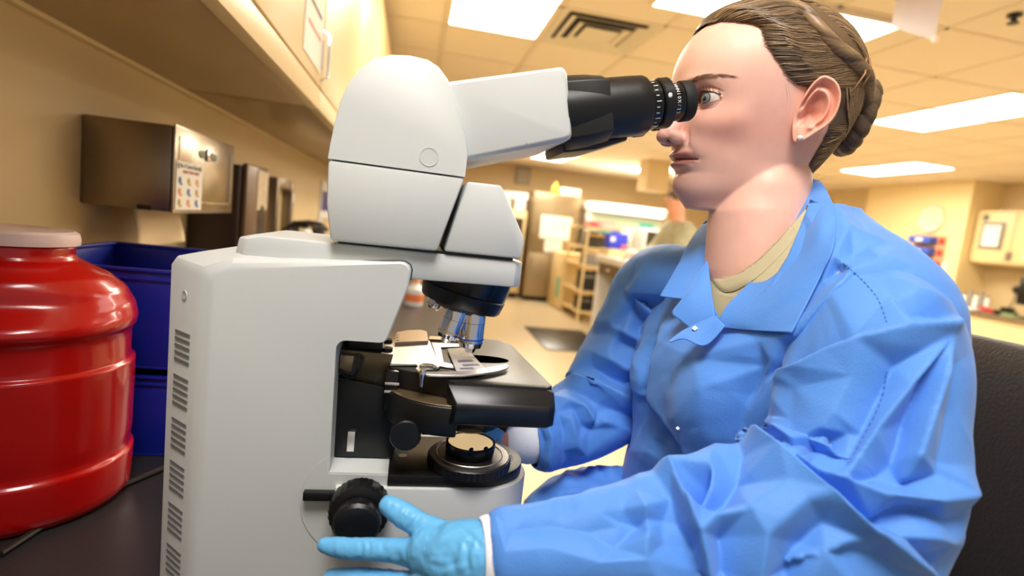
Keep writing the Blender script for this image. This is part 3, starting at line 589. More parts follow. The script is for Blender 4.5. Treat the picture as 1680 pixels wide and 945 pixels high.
# arm: C-shaped side profile swept across with bevelled rear corners
fixed = round_poly([(.0015, 1.2560), (.0005, 1.2320), (-.0150, 1.1795), (-.0590, 1.1795), (-.0565, 1.0535), (-.003, 1.0535), (-.003, .9205), (-.1, .9205), (-.1, 1.245)], [.008, .012, .007, .0085, 0, 0, 0, 0, 0], 7)[:-2]
rs = []
for y, rx, zt, dz in ((Y0, -.166, 1.230, .0), (Y0+.0015, -.171, 1.2335, 0), (Y0+.005, -.178, 1.236, 0), (Y0+.04, -.2125, 1.238, 0), (Y0+.055, -.2165, 1.238, 0), (Y1-.055, -.2165, 1.238, 0), (Y1-.04, -.2125, 1.238, 0), (Y1-.002, -.178, 1.236, 0), (Y1, -.168, 1.231, 0)):
    e = .0022 if y in (Y0, Y1) else 0
    ring = [V(rx, y, .9205), V(rx, y, zt-.008), V(rx+.004, y, zt-.001), V(-.150, y, 1.2355 if e else (1.2405 if abs(y-YM) > .083 else 1.2450 if abs(y-YM) > .078 else 1.2528))]
    for k, (x, z) in enumerate(fixed): ring.append(V(x-(e*.7 if k < 24 else 0), y, z-(e*.7 if k < 8 else 0)))
    rs.append(ring)
MB().rings(rs).build('arm', m_sc, mic, ang=24)
# seam between arm and deck
MB().tube([(-.10, Y0+.0165, 1.2452), (-.06, Y0+.012, 1.2497), (-.0105, Y0+.004, 1.2562), (-.004, Y0+.003, 1.2562), (.0008, Y0+.003, 1.2535), (.0026, Y0+.003, 1.249), (.0022, Y0+.003, 1.239)], .0007, 6).build('seam', m_line, mic)
a = V(-.1775, Y0+.0052, 0); b = V(-.2125, Y0+.040, 0); dxy = (b-a).normalized(); nrm = V(dxy.y, -dxy.x, 0)*-1; nrm = V(-abs(dxy.y), -abs(dxy.x), 0).normalized()
zs = []
for g in range(7):
    for s_ in range(5): zs.append(1.170-g*.0415-s_*.0064)
vs = None
for z in zs:
    if z < .93: continue
    mb = MB(); p0 = a+dxy*.009; p1 = a+dxy*.036
    q = [p0+V(0, 0, z), p1+V(0, 0, z+.0), p1+V(0, 0, z+.0026), p0+V(0, 0, z+.0026)]; q = [p+nrm*.0006 for p in q]
    mb.prism([p+nrm*.0004 for p in q], -nrm*.002).build('vent_slot', mat('vent_shade', (118, 120, 122), .7), mic, smooth=False)
MB().lathe([(0, .0045), (.0012, .0042), (.0012, .003), (.0004, .001)], a+dxy*.022+V(0, 0, 1.206)-nrm*.0002, nrm, 20).build('rear_plug', mat('plug_grey', (196, 198, 196), .4), mic)
# base
def plan(x0, xc, r, y0, y1, n=18):
    ym = (y0+y1)/2; pts = [(x0, y0), (xc, y0)]
    for k in range(1, n): th = -math.pi/2+math.pi*k/n; pts.append((xc+math.cos(th)*r, ym+math.sin(th)*(y1-y0)/2))
    return pts+[(xc, y1), (x0, y1)]
def flat(pts, z0, z1): return MB().prism([V(x, y, z0) for x, y in pts], (0, 0, z1-z0))
flat(plan(-.05, .086, .054, .4985, .602), .9205, 1.042).build('base', m_sc, mic, bevel=.002, ang=40)
flat([(-.0562, .5295), (-.0562, .598)][:0]+plan(-.003, .081, .054, .502, .598), 1.0422, 1.0535).build('base_plate', m_sp, mic, bevel=.001, ang=40)
lt = 'OLYMPUS'
mb = MB()
for k, ch in enumerate(lt):
    th = math.radians(-36+11*k); c = V(.074+math.cos(th)*.052, .550+math.sin(th)*.040, 1.0537)
    mb.text(ch, c, (-math.sin(th), math.cos(th), 0), (-math.cos(th), -math.sin(th), 0), .0085, .0003)
o = mb.build('lettering', mat('pale_print', (196, 192, 184), .6), mic, smooth=False)
# field lens
FL = V(.0765, .532, 1.0537)
MB().lathe([(0, .041), (.001, .0425), (.0085, .0425), (.0095, .0415)], FL, (0, 0, 1), 96, teeth=1, tamp=.0009).build('field_ring', m_sb, mic)
MB().lathe([(.0096, .0405), (.011, .040), (.011, .024)], FL, (0, 0, 1), 64).build('field_collar', mat('collar_grey', (92, 84, 76), .3, .6), mic)
MB().lathe([(.0112, .034), (.0118, .0335), (.0112, .033)], FL, (0, 0, 1), 64, caps=False).build('scale_line', m_st, mic)
MB().lathe([(.0111, .0245), (.021, .0255), (.0235, .0250), (.0235, .0232), (.021, .0230)], FL, (0, 0, 1), 48).build('filter_holder', m_sg, mic)
MB().lathe([(.0212, .0228), (.0228, .0226), (.0236, .016), (.0240, .001)], FL, (0, 0, 1), 48).build('field_lens', mat('lit_field_lens', (226, 196, 142), .22, .1, emit=(1, .70, .36), es=.62), mic)
for dx, dy in ((.013, -.019), (-.002, -.0225)): MB().ball(FL+V(dx, dy, .0242), (.0022, .0036, .0018), 10, 6, Matrix.Rotation(-.5, 3, 'Z')).build('filter_clip', m_black, mic)
MB().lathe([(0, .0045), (.0004, .0045)], (.010, .545, 1.0534), (0, 0, 1), 20).build('hole', m_black, mic)
# knobs on the camera side
KX, KZ = -.0255, 1.028
KC = V(KX, Y0, KZ)
def boss(r, th):
    pts = []
    for k in range(72):
        a_ = 2*math.pi*k/72; x = KX+r*math.cos(a_); z = KZ-.003+r*math.sin(a_)
        if z > 1.0525-(.0555-r) and x > -.0575: z = 1.0525-(.0555-r)
        if x > -.0003 and z > 1.041-(.0555-r): z = 1.041-(.0555-r)
        pts.append(V(x, Y0+.0002, z))
    return MB().prism(pts, (0, -th, 0))
boss(.0555, .0004).build('boss_line', mat('soft_seam', (186, 188, 188), .6), mic)
boss(.0550, .0009).build('knob_boss', m_sc, mic)
MB().lathe([(.0014, .022), (.010, .023), (.011, .0262), (.0125, .0272), (.026, .0272), (.029, .0262), (.031, .021)], KC, (0, -1, 0), 60, teeth=1, tamp=.0008).build('coarse_knob', m_sb, mic)
MB().lathe([(.0312, .016), (.0335, .0195), (.036, .0208), (.046, .0205), (.049, .018), (.0505, .011), (.0500, .004)], KC, (0, -1, 0), 48, teeth=1, tamp=.0005).build('fine_knob', m_sb, mic)
MB().box((KX-.052, Y0-.009, KZ+.001), (KX-.018, Y0-.002, KZ+.010)).build('tension_lever', m_sb, mic, .0015)
# carrier inside the opening
MB().prism([V(-.0585, .535, 1.0548), V(.0, .535, 1.0548), V(.004, .535, 1.085), V(.006, .535, 1.112), V(-.012, .535, 1.128), V(-.0585, .535, 1.136)], (0, .115, 0)).build('stage_carrier', m_sb, mic, .002)
MB().prism([V(-.0585, .54, 1.134), V(-.014, .54, 1.1275), V(-.008, .54, 1.16), V(-.0585, .54, 1.162)], (0, .10, 0)).build('carrier_panel', mat('carrier_reflection', (112, 96, 74), .26, .7), mic, .001)  # glossy warm reflection painted into the panel's tan colour
MB().box((-.052, .545, 1.1625), (-.019, .64, 1.1785)).build('carrier_top', mat('carrier_dark', (44, 40, 37), .3, .3), mic, .001)
mb = MB(); mb.box((-.0575, .530, 1.1425), (-.040, .539, 1.159)); mb.build('stop_clip', mat('clip_tan', (160, 140, 110), .3, .7), mic, .001)
MB().prism([V(-.044, .528, 1.162), V(-.036, .528, 1.156), V(-.041, .528, 1.138), V(-.049, .528, 1.136), V(-.0575, .528, 1.142), V(-.0575, .528, 1.146), V(-.046, .528, 1.142)], (0, .003, 0)).build('stop_lever', m_sg, mic, .0005)
MB().box((-.014, .522, 1.108), (-.001, .545, 1.1480)).build('stage_hinge', m_sg, mic, .0015)
for z in (1.127, 1.135): MB().box((-.0135, .5205, z), (.0, .5219, z+.0025)).build('hinge_rib', m_st, mic, .0003)
bx('inner_guide', (-.045, .532, 1.062), (-.038, .5345, 1.082), m_st, mic, .0005)
# stage
SZ = 1.1494
pl = [(-.011, .532), (.042, .506), (.050, .494), (.1385, .492), (.146, .502), (.1345, .672), (.120, .690), (-.008, .702)]
flat(pl, SZ-.020, SZ).build('stage', m_sp, mic, bevel=.0012)
arc = [(.055, .56)]+[(.055+math.cos(a_)*.070, .548+math.sin(a_)*.066) for a_ in [math.radians(180+6*k) for k in range(16)]]
flat(arc, 1.100, 1.1290).build('stage_underplate', m_sb, mic, bevel=.002, ang=50)
flat([(.055+(x-.055)*.985, .548+(y-.548)*.985) for x, y in arc], 1.1291, 1.1302).build('underplate_reflection', mat('reflected_tan', (142, 122, 92), .32, .75), mic, bevel=.0004, ang=50)  # warm reflection on the black plate below, painted as a thin tan sheet
# camera-side chamfered rail
rail = [(.512, SZ-.002), (.493, SZ-.002), (.479, SZ-.0145), (.477, SZ-.018), (.478, SZ-.034), (.484, SZ-.037), (.512, SZ-.037)]
r0 = [V(.044+.004*(k in (2, 3, 4))*2, y, z) for k, (y, z) in enumerate(rail)]
r1 = [V(.139, y, z) for y, z in rail]; r2 = [V(.1465, y+(.006 if y < .49 else 0), z-(.003 if z > SZ-.01 else 0)) for y, z in rail]
MB().rings([r0, r1, r2]).build('stage_rail', mat('rail_black', (22, 23, 27), .3), mic, .0012, ang=25)
ap = MB().lathe([(0, .0330), (.0005, .0330)], V(.084, .586, SZ-.0001), (0, 0, 1), 40, ell=.46, start=(1, 0, 0)); ap.build('stage_aperture', mat('matt_black', (3, 3, 3), .95, spec=0), mic)
# specimen holder plates
def poly(name, pts, z0, z1, m, bev=.0004, par=mic): return MB().prism([V(x, y, z0) for x, y in pts], (0, 0, z1-z0)).build(name, m, par, bevel=bev, seg=1, ang=40)
def zpt(px, py, z): q_ = onZ(px, py, z); return (q_.x, q_.y)
hz = SZ+.003
H1 = [zpt(*p, hz) for p in ((643, 563), (668, 562), (680, 558), (705, 559), (722, 600), (716, 604), (690, 604), (682, 597), (640, 597))]
poly('holder_plate', H1, SZ+.0008, hz, m_st)
H2 = [zpt(*p, SZ+.002) for p in ((708, 562), (752, 564), (757, 568), (723, 569), (728, 594), (742, 597), (745, 603), (721, 600))]
poly('holder_frame', H2, SZ+.0005, SZ+.002, m_st)
cres = [zpt(*p, hz) for p in ((688, 603), (700, 612), (725, 612), (760, 611), (790, 607), (812, 603), (830, 600), (835, 602), (832, 606), (815, 611), (790, 615), (760, 618), (725, 618), (702, 617), (688, 614), (681, 606))]
poly('curved_clip', cres, SZ+.0025, SZ+.0046, m_st)
c = onZ(702, 606, hz); MB().lathe([(0, .0085), (.0018, .0085), (.0026, .0072)], V(c.x, c.y, SZ+.0046), (0, 0, 1), 32).build('clip_screw', mat('screw_grey', (176, 180, 182), .25, .9), mic)
c = onZ(693, 617, hz); MB().lathe([(-.011, .0018), (-.004, .0024), (0, .0034), (.003, .0034), (.005, .002)], V(c.x, c.y, SZ+.004), (0, 0, 1), 20).build('clip_pin', m_chrome, mic)
for py in (569, 584):
    c = onZ(634, py+5, SZ+.002); MB().lathe([(0, .0045), (.004, .0056), (.0045, .0048), (.010, .0048), (.0105, .0058), (.014, .0056)], V(c.x, c.y, SZ), (0, 0, 1), 24).build('adjuster_knob', m_sg, mic)
# vernier hub at the back of the stage
vb = [zpt(*p, SZ+.006) for p in ((647, 550), (652, 546), (668, 543), (690, 542), (700, 545), (703, 560), (648, 563))]
poly('vernier_hub', vb, SZ+.0002, SZ+.007, mat('hub_tan', (196, 176, 146), .3, .7))
for k in range(3):
    c = onZ(650, 549+4.5*k, SZ+.0075); MB().box((c.x, c.y, SZ+.0072), (c.x+.003, c.y+.0012, SZ+.0076)).build('scale_mark', m_ink, mic, smooth=False)
poly('cross_rail', [zpt(*p, SZ+.002) for p in ((705, 551), (780, 556), (778, 560), (703, 556))], SZ+.0002, SZ+.002, mat('hub_tan', (0, 0, 0)))
# glass slide
sl = thing('glass_slide', 'glass microscope slide with white label clipped on the stage under the objective', 'slide', (.07, .56, SZ+.002))
S = [zpt(*p, SZ+.0034) for p in ((734, 572), (764, 570), (799, 607), (749, 609))]
poly('glass', S, SZ+.0022, SZ+.0034, mat('slide_glass', (240, 238, 236), .08, trans=.35), .0001, sl)
def lerp2(a, b, t): return (a[0]+(b[0]-a[0])*t, a[1]+(b[1]-a[1])*t)
L = [S[0], S[1], lerp2(S[1], S[2], .45), lerp2(S[0], S[3], .45)]
poly('frosted_label', L, SZ+.00345, SZ+.0036, mat('frost_label', (244, 238, 224), .7, noise_s=500, noise_a=.25), 0, sl)
for u0, u1, v0, v1 in ((.56, .66, .2, .8), (.75, .82, .3, .9), (.88, .95, .15, .6)):
    A_ = [lerp2(lerp2(S[0], S[1], v0), lerp2(S[3], S[2], v0), u0), lerp2(lerp2(S[0], S[1], v1), lerp2(S[3], S[2], v1), u0), lerp2(lerp2(S[0], S[1], v1), lerp2(S[3], S[2], v1), u1), lerp2(lerp2(S[0], S[1], v0), lerp2(S[3], S[2], v0), u1)]
    poly('specimen', A_, SZ+.00345, SZ+.0036, mat('specimen_stain', (120, 112, 126), .5, noise_s=400, noise_a=.6), 0, sl)
# deck under the head
dk = [V(-.155, Y0+.014, 1.243), V(-.152, Y0+.014, 1.262), V(-.14, Y0+.014, 1.2655), V(.1085, Y0+.014, 1.2645), V(.1085, Y0+.014, 1.2395), V(.0, Y0+.014, 1.2388)]
def chamf(pts, w, c, x_from):
    """sweep a side profile in y with front corners cut"""
    rs = []
    for t, k in ((0, 1), (c, 0), (w-c, 0), (w, 1)):
        rs.append([p+V(-c*.9 if (k and p.x > x_from) else (c if (k and p.x < -.12) else 0), t, 0) for p in pts])
    return MB().rings(rs)
chamf(dk, .142, .009, .09).build('deck', m_sc, mic, bevel=.0022, ang=25)
bx('head_joint', (-.066, Y0+.02, 1.2648), (.098, Y1-.02, 1.2676), m_black, mic)
# head
def extr(pts, y0, y1): return MB().prism([V(x, y0, z) for x, z in pts], (0, y1-y0, 0))
low = [(-.071, 1.2678), (-.0765, 1.30), (-.0777, 1.3382), (.0424, 1.3370), (.0235, 1.2678)]
extr(low, Y0+.004, Y1-.004).build('head_lower', m_sc, mic, bevel=.003, ang=30)
up = [(-.0777, 1.3390), (-.0768, 1.352), (-.0752, 1.370), (-.0718, 1.3905), (-.0665, 1.4065), (-.058, 1.4205), (-.047, 1.4310), (-.033, 1.4370), (-.016, 1.4392), (.0, 1.4380), (.010, 1.4335), (.0195, 1.4235), (.027, 1.409), (.0345, 1.392), (.0400, 1.375), (.0432, 1.357), (.0424, 1.3378)]
cx_, cz_ = -.018, 1.365
rs = []
for y, k in ((Y0+.004, .955), (Y0+.0048, .972), (Y0+.008, .985), (Y0+.016, .995), (Y0+.03, 1.0), (Y1-.03, 1.0), (Y1-.016, .995), (Y1-.008, .985), (Y1-.004, .955)):
    ring = []
    for x, z in up:
        tz = max(0, (z-1.345)/.095)          # the cover leans in towards the top
        lean = .006*tz*tz*(1 if y < YM else -1)
        f = min(1, tz*1.6+.0)
        kk = 1-(1-k)*f
        ring.append(V(cx_+(x-cx_)*kk, y+lean*(1 if abs(y-YM) > .045 else .3), cz_+(z-cz_)*kk if z > cz_ else z))
    rs.append(ring)
MB().rings(rs).build('head_cover', m_sc, mic, ang=35)
extr([(.030, 1.2678), (.0450, 1.3345), (.078, 1.3350), (.1055, 1.2870), (.1045, 1.2678)], Y0+.010, Y1-.010).build('head_front', m_sc, mic, bevel=.003, ang=25)
MB().lathe([(0, .0085), (.0004, .0085), (.0004, .0076), (.0001, .0074)], V(.0086, Y0+.0040, 1.3515), (0, -1, 0), 32).build('side_plug', m_sc, mic)
bar = [(.012, 1.4195), (.1224, 1.4507), (.1265, 1.4500), (.1295, 1.4460), (.1412, 1.3910), (.1405, 1.3870), (.1365, 1.3840), (.030, 1.3495)]
rs = []
for y, k in ((Y0+.0135, 1), (Y0+.017, 0), (Y1-.017, 0), (Y1-.0135, 1)):
    rs.append([V(x-(.003 if k and x > .1 else 0), y, z-(.003 if k and z > 1.4 else (-.003 if k else 0))) for x, z in bar])
MB().rings(rs).build('binocular_arm', m_sc, mic, bevel=.0015, ang=30)
MB().text('1', (.098, Y0+.0130, 1.3745), (1, 0, .25), (-.25, 0, 1), .004).build('arm_mark', m_ink, mic, smooth=False)
# eyepiece tubes
AX = V(.1285, 0, .0307).normalized(); UPX = V(-AX.z, 0, AX.x)
m_mark = mat('white_marking', (225, 225, 225), .5)
for ye, k in ((.548, 0), (.612, 1)):
    o = V(.1472, ye, 1.4171); par = mic
    MB().lathe([(-.014, .0300), (.02, .0302), (.060, .0296), (.071, .0292), (.074, .0280), (.0755, .0245)], o, AX, 56).build('tube_housing', m_sb, mic, ang=40)
    hb = []
    for t, hh, yo in ((-.012, .034, .0245), (.012, .033, .0275), (.030, .0305, .0293)):
        ys_ = -1 if k == 0 else 1
        c = o+AX*t
        hb.append([c+UPX*hh+V(0, ys_*.010, 0), c+UPX*(hh*.75)+V(0, ys_*yo, 0), c-UPX*(hh*.8)+V(0, ys_*yo, 0), c-UPX*(hh*1.05)+V(0, ys_*.010, 0), c-UPX*hh*1.05-V(0, ys_*.02, 0), c+UPX*hh-V(0, ys_*.02, 0)])
    MB().rings(hb).build('tube_shroud', mat('shroud_black', (28, 27, 26), .5), mic, .0015)
    MB().lathe([(.0755, .0228), (.086, .0232), (.0875, .0222)], o, AX, 48).build('diopter_ring', m_sg, mic)
    MB().lathe([(.0876, .0238), (.0890, .0252), (.0985, .0252), (.1000, .0225)], o, AX, 48, teeth=1, tamp=.0004).build('clamp_ring', m_sb, mic)
    MB().lathe([(.1002, .0192), (.1125, .0188)], o, AX, 48).build('eyepiece_barrel', m_sg, mic)
    MB().lathe([(.1125, .0196), (.1137, .0204), (.1225, .0202), (.1245, .0192), (.1245, .0160), (.115, .0150)], o, AX, 48).build('eyecup', mat('rubber', (20, 20, 22), .7), mic)
    MB().lathe([(.1148, .0148), (.1152, .0148), (.1162, .001)], o, AX, 32).build('eye_lens', m_glassy, mic)
    if k == 0:
        mk = 0
        for a_ in range(-100, 80, 14):
            th = math.radians(a_); d_ = V(0, -math.cos(th), 0)+UPX*math.sin(th); tg = AX.cross(d_)
            L_ = .005 if mk % 3 == 1 else .0032; mk += 1
            c = o+AX*.0785+d_*.0232
            MB().prism([c-tg*.0004, c+tg*.0004, c+tg*.0004+AX*L_, c-tg*.0004+AX*L_], d_*.0003).build('scale_tick', m_mark, mic, smooth=False)
        s1 = 'WHN10X/22'
        mb = MB()
        for q_, ch in enumerate(s1):
            th = math.radians(48-11*q_); d_ = V(0, -math.cos(th), 0)+UPX*math.sin(th); tg = d_.cross(AX); tg = tg if tg.z < 0 else -tg
            mb.text(ch, o+AX*.1025+d_*.0193, tg, AX, .0050)
        mb.build('eyepiece_lettering', m_mark, mic, smooth=False)
        d_ = V(0, -.99, 0)+UPX*.14; c = o+AX*.092+d_*.0252; MB().ball(c, (.0022, .0008, .0026), 8, 6).build('index_dot', m_mark, mic)
o = V(.1472, .58, 1.4171)
hb = [[o+AX*t+UPX*u+V(0, y, 0) for u, y in ((.031, -.034), (.033, .034), (-.036, .034), (-.036, -.034))] for t in (-.010, .018)]
MB().rings(hb).build('interpupillary_bridge', m_sb, mic, .003)
hb = [[o+AX*t+UPX*u+V(0, y, 0) for u, y in ((-.027, -.030), (-.027, .05), (-.0385+max(0, t-.02)*.16, .05), (-.0385+max(0, t-.02)*.16, -.030))] for t in (-.014, .02, .056)]
MB().rings(hb).build('lower_shield', m_sb, mic, .003)
# nosepiece
NA = V(-.21, 0, -.98).normalized(); NO = V(.064, .588, 1.2400)
MB().lathe([(-.004, .047), (.004, .047), (.016, .0455), (.0165, .0448)], NO, NA, 56).build('nosepiece_mount', m_sg, mic)
MB().lathe([(.0166, .0450), (.018, .0462), (.0300, .0440), (.0325, .0420), (.0330, .030), (.038, .026), (.044, .006)], NO, NA, 72, teeth=1, tamp=.0006).build('turret', m_sb, mic)
def objective(o, ax, L, r, band, par=mic):
    MB().lathe([(-.012, r*.95), (0, r*.97), (.001, r), (L*.76, r), (L*.79, r*.95), (L*.87, r*.88), (L*.90, r*.5), (L, r*.34)], o, ax, 40).build('objective', m_chrome, par, ang=25)
    MB().lathe([(L*.66, r*1.012), (L*.69, r*1.012)], o, ax, 40, caps=False).build('colour_band', band, par)
    MB().lathe([(L*.30, r*1.006), (L*.31, r*1.006)], o, ax, 40, caps=False).build('engraved_line', m_ink, par)
objective(V(.0715, .578, 1.2060), V(0, 0, -1), .0475, .0138, mat('blue_band', (40, 90, 220), .4))
objective(V(.053, .570, 1.2045), V(-.27, -.10, -.96).normalized(),   .0360, .0118, mat('gold_band', (200, 160, 60), .4))
objective(V(.036, .608, 1.2130), V(-.5, .2, -.85).normalized(), .018, .009, MATS['gold_band'])
objective(V(.070, .618, 1.203), V(.05, .4, -.9).normalized(), .030, .010, MATS['gold_band'])
# condenser
CO = V(.076, .566, 1.1220)
MB().lathe([(0, .036), (.012, .036), (.0125, .031), (.020, .0305), (.0205, .0355), (.026, .0365), (.036, .0345), (.038, .029), (.040, .027)], CO, (0, 0, -1), 56).build('condenser', m_sg, mic)
MB().tube([CO+V(.026, -.012, -.030), CO+V(.040, -.020, -.036)], .0042, 12).build('condenser_lever', m_sb, mic)
MB().box((.030, .535, 1.083), (.052, .61, 1.110)).build('condenser_bracket', m_sb, mic, .001)
c = onY(665, 715, .492); MB().lathe([(-.03, .008), (-.010, .008), (-.009, .0142), (0, .0146), (.0015, .0135)], c, (0, -1, 0), 40, teeth=1, tamp=.0003).build('condenser_knob', m_sb, mic)
MB().box((c.x+.016, .515, c.z-.008), (c.x+.023, .53, c.z+.012)).build('guide_pin', m_sb, mic, .0005)
# stage drive on the far side
MB().lathe([(0, .006), (.02, .006), (.022, .011), (.05, .011), (.051, .0145), (.075, .0145)], V(.118, .668, 1.129), (0, 0, -1), 28).build('stage_drive_knob', m_sb, mic)
MB().lathe([(.0005, .022), (.02, .027), (.045, .02)], V(KX, Y1, KZ), (0, 1, 0), 40).build('coarse_knob', m_sb, mic)
# ------------------------------------------------------------------ woman: head
def vmat(name, rough=.45, sss=.12, bump=.10, bs=1500, spec=.4):
    m = mat(name, (200, 150, 130), rough, sss=sss, bump=bump, bump_s=bs, spec=spec); nt = m.node_tree
    a = nt.nodes.new('ShaderNodeVertexColor'); a.layer_name = 'tone'; n = nt.nodes.new('ShaderNodeTexNoise'); n.inputs['Scale'].default_value = 60; n.inputs['Detail'].default_value = 5
    tc = nt.nodes.new('ShaderNodeTexCoord'); nt.links.new(tc.outputs['Object'], n.inputs[0])
    r = nt.nodes.new('ShaderNodeMapRange'); r.inputs[3].default_value = .93; r.inputs[4].default_value = 1.07; nt.links.new(n.outputs[0], r.inputs[0])
    mx = nt.nodes.new('ShaderNodeVectorMath'); mx.operation = 'SCALE'; nt.links.new(a.outputs[0], mx.inputs[0]); nt.links.new(r.outputs[0], mx.inputs['Scale'])
    nt.links.new(mx.outputs[0], nt.nodes['Principled BSDF'].inputs['Base Color']); return m
m_skin = vmat('skin')
HS = 1.07
fwd = V(-.9995, .02, 0).normalized(); left = V(0, 0, 1).cross(fwd)
HP = math.radians(2)
hX = (fwd*math.cos(HP)-V(0, 0, 1)*math.sin(HP)); hZ = hX.cross(left)*-1
hZ = left.cross(hX)*-1; hZ = hX.cross(left)
if hZ.z < 0: hZ = -hZ
HR = Matrix((hX, left, hZ)).transposed()
EYE_L = V(.0665, .031, .108)
HO = P(1171.5, 164, .592)-HR@(EYE_L*HS)
def H(x, y, z): return HO+HR@(V(x, y, z)*HS)
HRi = np.array(HR.transposed()); HRn = np.array(HR); HOn = np.array(HO)
def to_local(a): return ((a-HOn)@HRn)/HS
def to_world(a): return (a*HS)@HRn.T+HOn
def interp(tab, x): return np.interp(x, [t[0] for t in tab], [t[1] for t in tab])
def smooth_tab(tab, xs):
    v = interp(tab, xs); k = np.array([1, 2, 3, 2, 1.])/9
    for _ in range(3): v = np.convolve(np.pad(v, 2, 'edge'), k, 'valid')
    return v
T_F = [(.0, .062), (.006, .074), (.014, .0815), (.022, .0840), (.030, .0830), (.038, .0825), (.05, .087), (.066, .0865), (.085, .0855), (.104, .0875), (.118, .0925), (.135, .0940), (.150, .0925), (.165, .088), (.180, .079), (.195, .063), (.206, .044), (.214, .022), (.218, .0)]
T_B = [(.0, -.02), (.02, -.030), (.04, -.045), (.06, -.062), (.08, -.079), (.10, -.091), (.12, -.098), (.14, -.100), (.16, -.096), (.18, -.084), (.195, -.066), (.206, -.05), (.214, -.032), (.218, -.014)]
T_W = [(.0, .026), (.008, .036), (.018, .044), (.03, .0505), (.045, .0555), (.06, .0595), (.08, .064), (.10, .068), (.12, .071), (.14, .0725), (.155, .0715), (.17, .067), (.185, .058), (.198, .045), (.208, .030), (.214, .017), (.218, .006)]
T_N = [(.0, 2.0), (.03, 1.85), (.06, 2.0), (.10, 2.25), (.14, 2.3), (.18, 2.2), (.218, 2.0)]
def head_rings(off=0, nz=60, na=72, z0=0., z1=.218):
    zs = np.linspace(z0, z1, nz); F_, B_, W_, N_ = (smooth_tab(t, zs) for t in (T_F, T_B, T_W, T_N)); rs = []
    for z, f, b, w_, n in zip(zs, F_, B_, W_, N_):
        cx = -.012 if z > .05 else -.012+(.05-z)*.3
        a_f = f-cx; a_b = cx-b; ring = []
        for j in range(na):
            th = 2*math.pi*j/na; c, s = math.cos(th), math.sin(th)
            e = 2/n if c > 0 else 2/2.1
            x = cx+(a_f if c > 0 else a_b)*abs(c)**e*(1 if c > 0 else -1); y = w_*abs(s)**(2/n if c > 0 else 1)*(1 if s > 0 else -1)
            p = V(x, y, z)
            if off: d = V((x-cx), y*1.2, (z-.11)*.9).normalized(); p += d*off
            ring.append(p)
        rs.append(ring)
    return rs
def remesh(mb_list, vox, it=6, fac=.5, name='tmp'):
    mb = MB()
    for q in mb_list: mb.add(q.v, q.f)
    me = bpy.data.meshes.new(name); me.from_pydata(mb.v, [], mb.f); bm = bmesh.new(); bm.from_mesh(me)
    bmesh.ops.triangulate(bm, faces=[f for f in bm.faces if len(f.verts) > 4]); bm.to_mesh(me); bm.free()
    ob = bpy.data.objects.new(name, me); COL.objects.link(ob)
    r = ob.modifiers.new('r', 'REMESH'); r.mode = 'VOXEL'; r.voxel_size = vox; r.adaptivity = 0
    s = ob.modifiers.new('s', 'SMOOTH'); s.factor = fac; s.iterations = it
    dg = bpy.context.evaluated_depsgraph_get(); dg.update(); m2 = bpy.data.meshes.new_from_object(ob.evaluated_get(dg)); bpy.data.objects.remove(ob)
    n = len(m2.vertices); co = np.empty(n*3); m2.vertices.foreach_get('co', co); return m2, co.reshape(-1, 3)
def setco(me, co): me.vertices.foreach_set('co', co.ravel().astype(np.float32)); me.update()
def getn(me): n = len(me.vertices); a = np.empty(n*3); me.vertices.foreach_get('normal', a); return a.reshape(-1, 3)
# neck in local coordinates
def loc(p): a = to_local(np.array([list(p)]))[0]; return V(*a)
NK = [loc(P(1275, 225, .640)), loc(P(1256, 290, .635)), loc(P(1243, 360, .630)), loc(P(1244, 430, .630)), loc(P(1262, 500, .630)), loc(P(1268, 570, .635))]
neck = MB()
nr = [.034, .046, .051, .056, .066, .085]
neck.tube(NK, nr, 40, sq=1.0)
S_ = MB().rings(head_rings())
nose = MB()
nose.tube([(.078, 0, .112), (.0835, 0, .101), (.0885, 0, .091), (.0935, 0, .082), (.0985, 0, .0755), (.1005, 0, .073)], [.0080, .0078, .0085, .0095, .0100, .0085], 20)
nose.ball((.1015, 0, .0730), (.0088, .0092, .0082), 20, 12)
for s_ in (-1, 1):
    nose.ball((.0925, s_*.0105, .0705), (.0095, .0068, .0070), 16, 10); nose.ball((.0975, s_*.0052, .0715), (.0085, .0055, .0068), 16, 10)
nose.tube([(.088, 0, .0660), (.1015, 0, .0690)], [.0042, .0045], 12)
sternomastoid = MB()
for s_ in (1, -1): sternomastoid.tube([(-.030, s_*.030, .050), (-.012, s_*.036, .0), (.010, s_*.030, -.06), (.022, s_*.012, -.10)], [.010, .012, .011, .009], 14)
me_h, co = remesh([S_, neck, nose, sternomastoid], .00135, 7)
bm = bmesh.new(); bm.from_mesh(me_h)
for lv in range(2):
    es = []
    for e_ in bm.edges:
        m_ = (e_.verts[0].co+e_.verts[1].co)/2; ay_ = abs(m_.y)
        if m_.x > .05 and ((lv == 0 and .036 < m_.z < .122 and ay_ < .050) or (lv == 1 and abs(m_.z-.108) < .0125 and abs(ay_-.031) < .0185)): es.append(e_)
    bmesh.ops.subdivide_edges(bm, edges=es, cuts=1, use_grid_fill=True, smooth=0)
bmesh.ops.smooth_vert(bm, verts=bm.verts, factor=.4, use_axis_x=True, use_axis_y=True, use_axis_z=True)
bm.normal_update(); bm.to_mesh(me_h); bm.free()
_n = len(me_h.vertices); co = np.empty(_n*3); me_h.vertices.foreach_get('co', co); co = co.reshape(-1, 3); nor_h = getn(me_h)
def G(y, z, y0, z0, sy, sz): return np.exp(-((y-y0)/sy)**2-((z-z0)/sz)**2)
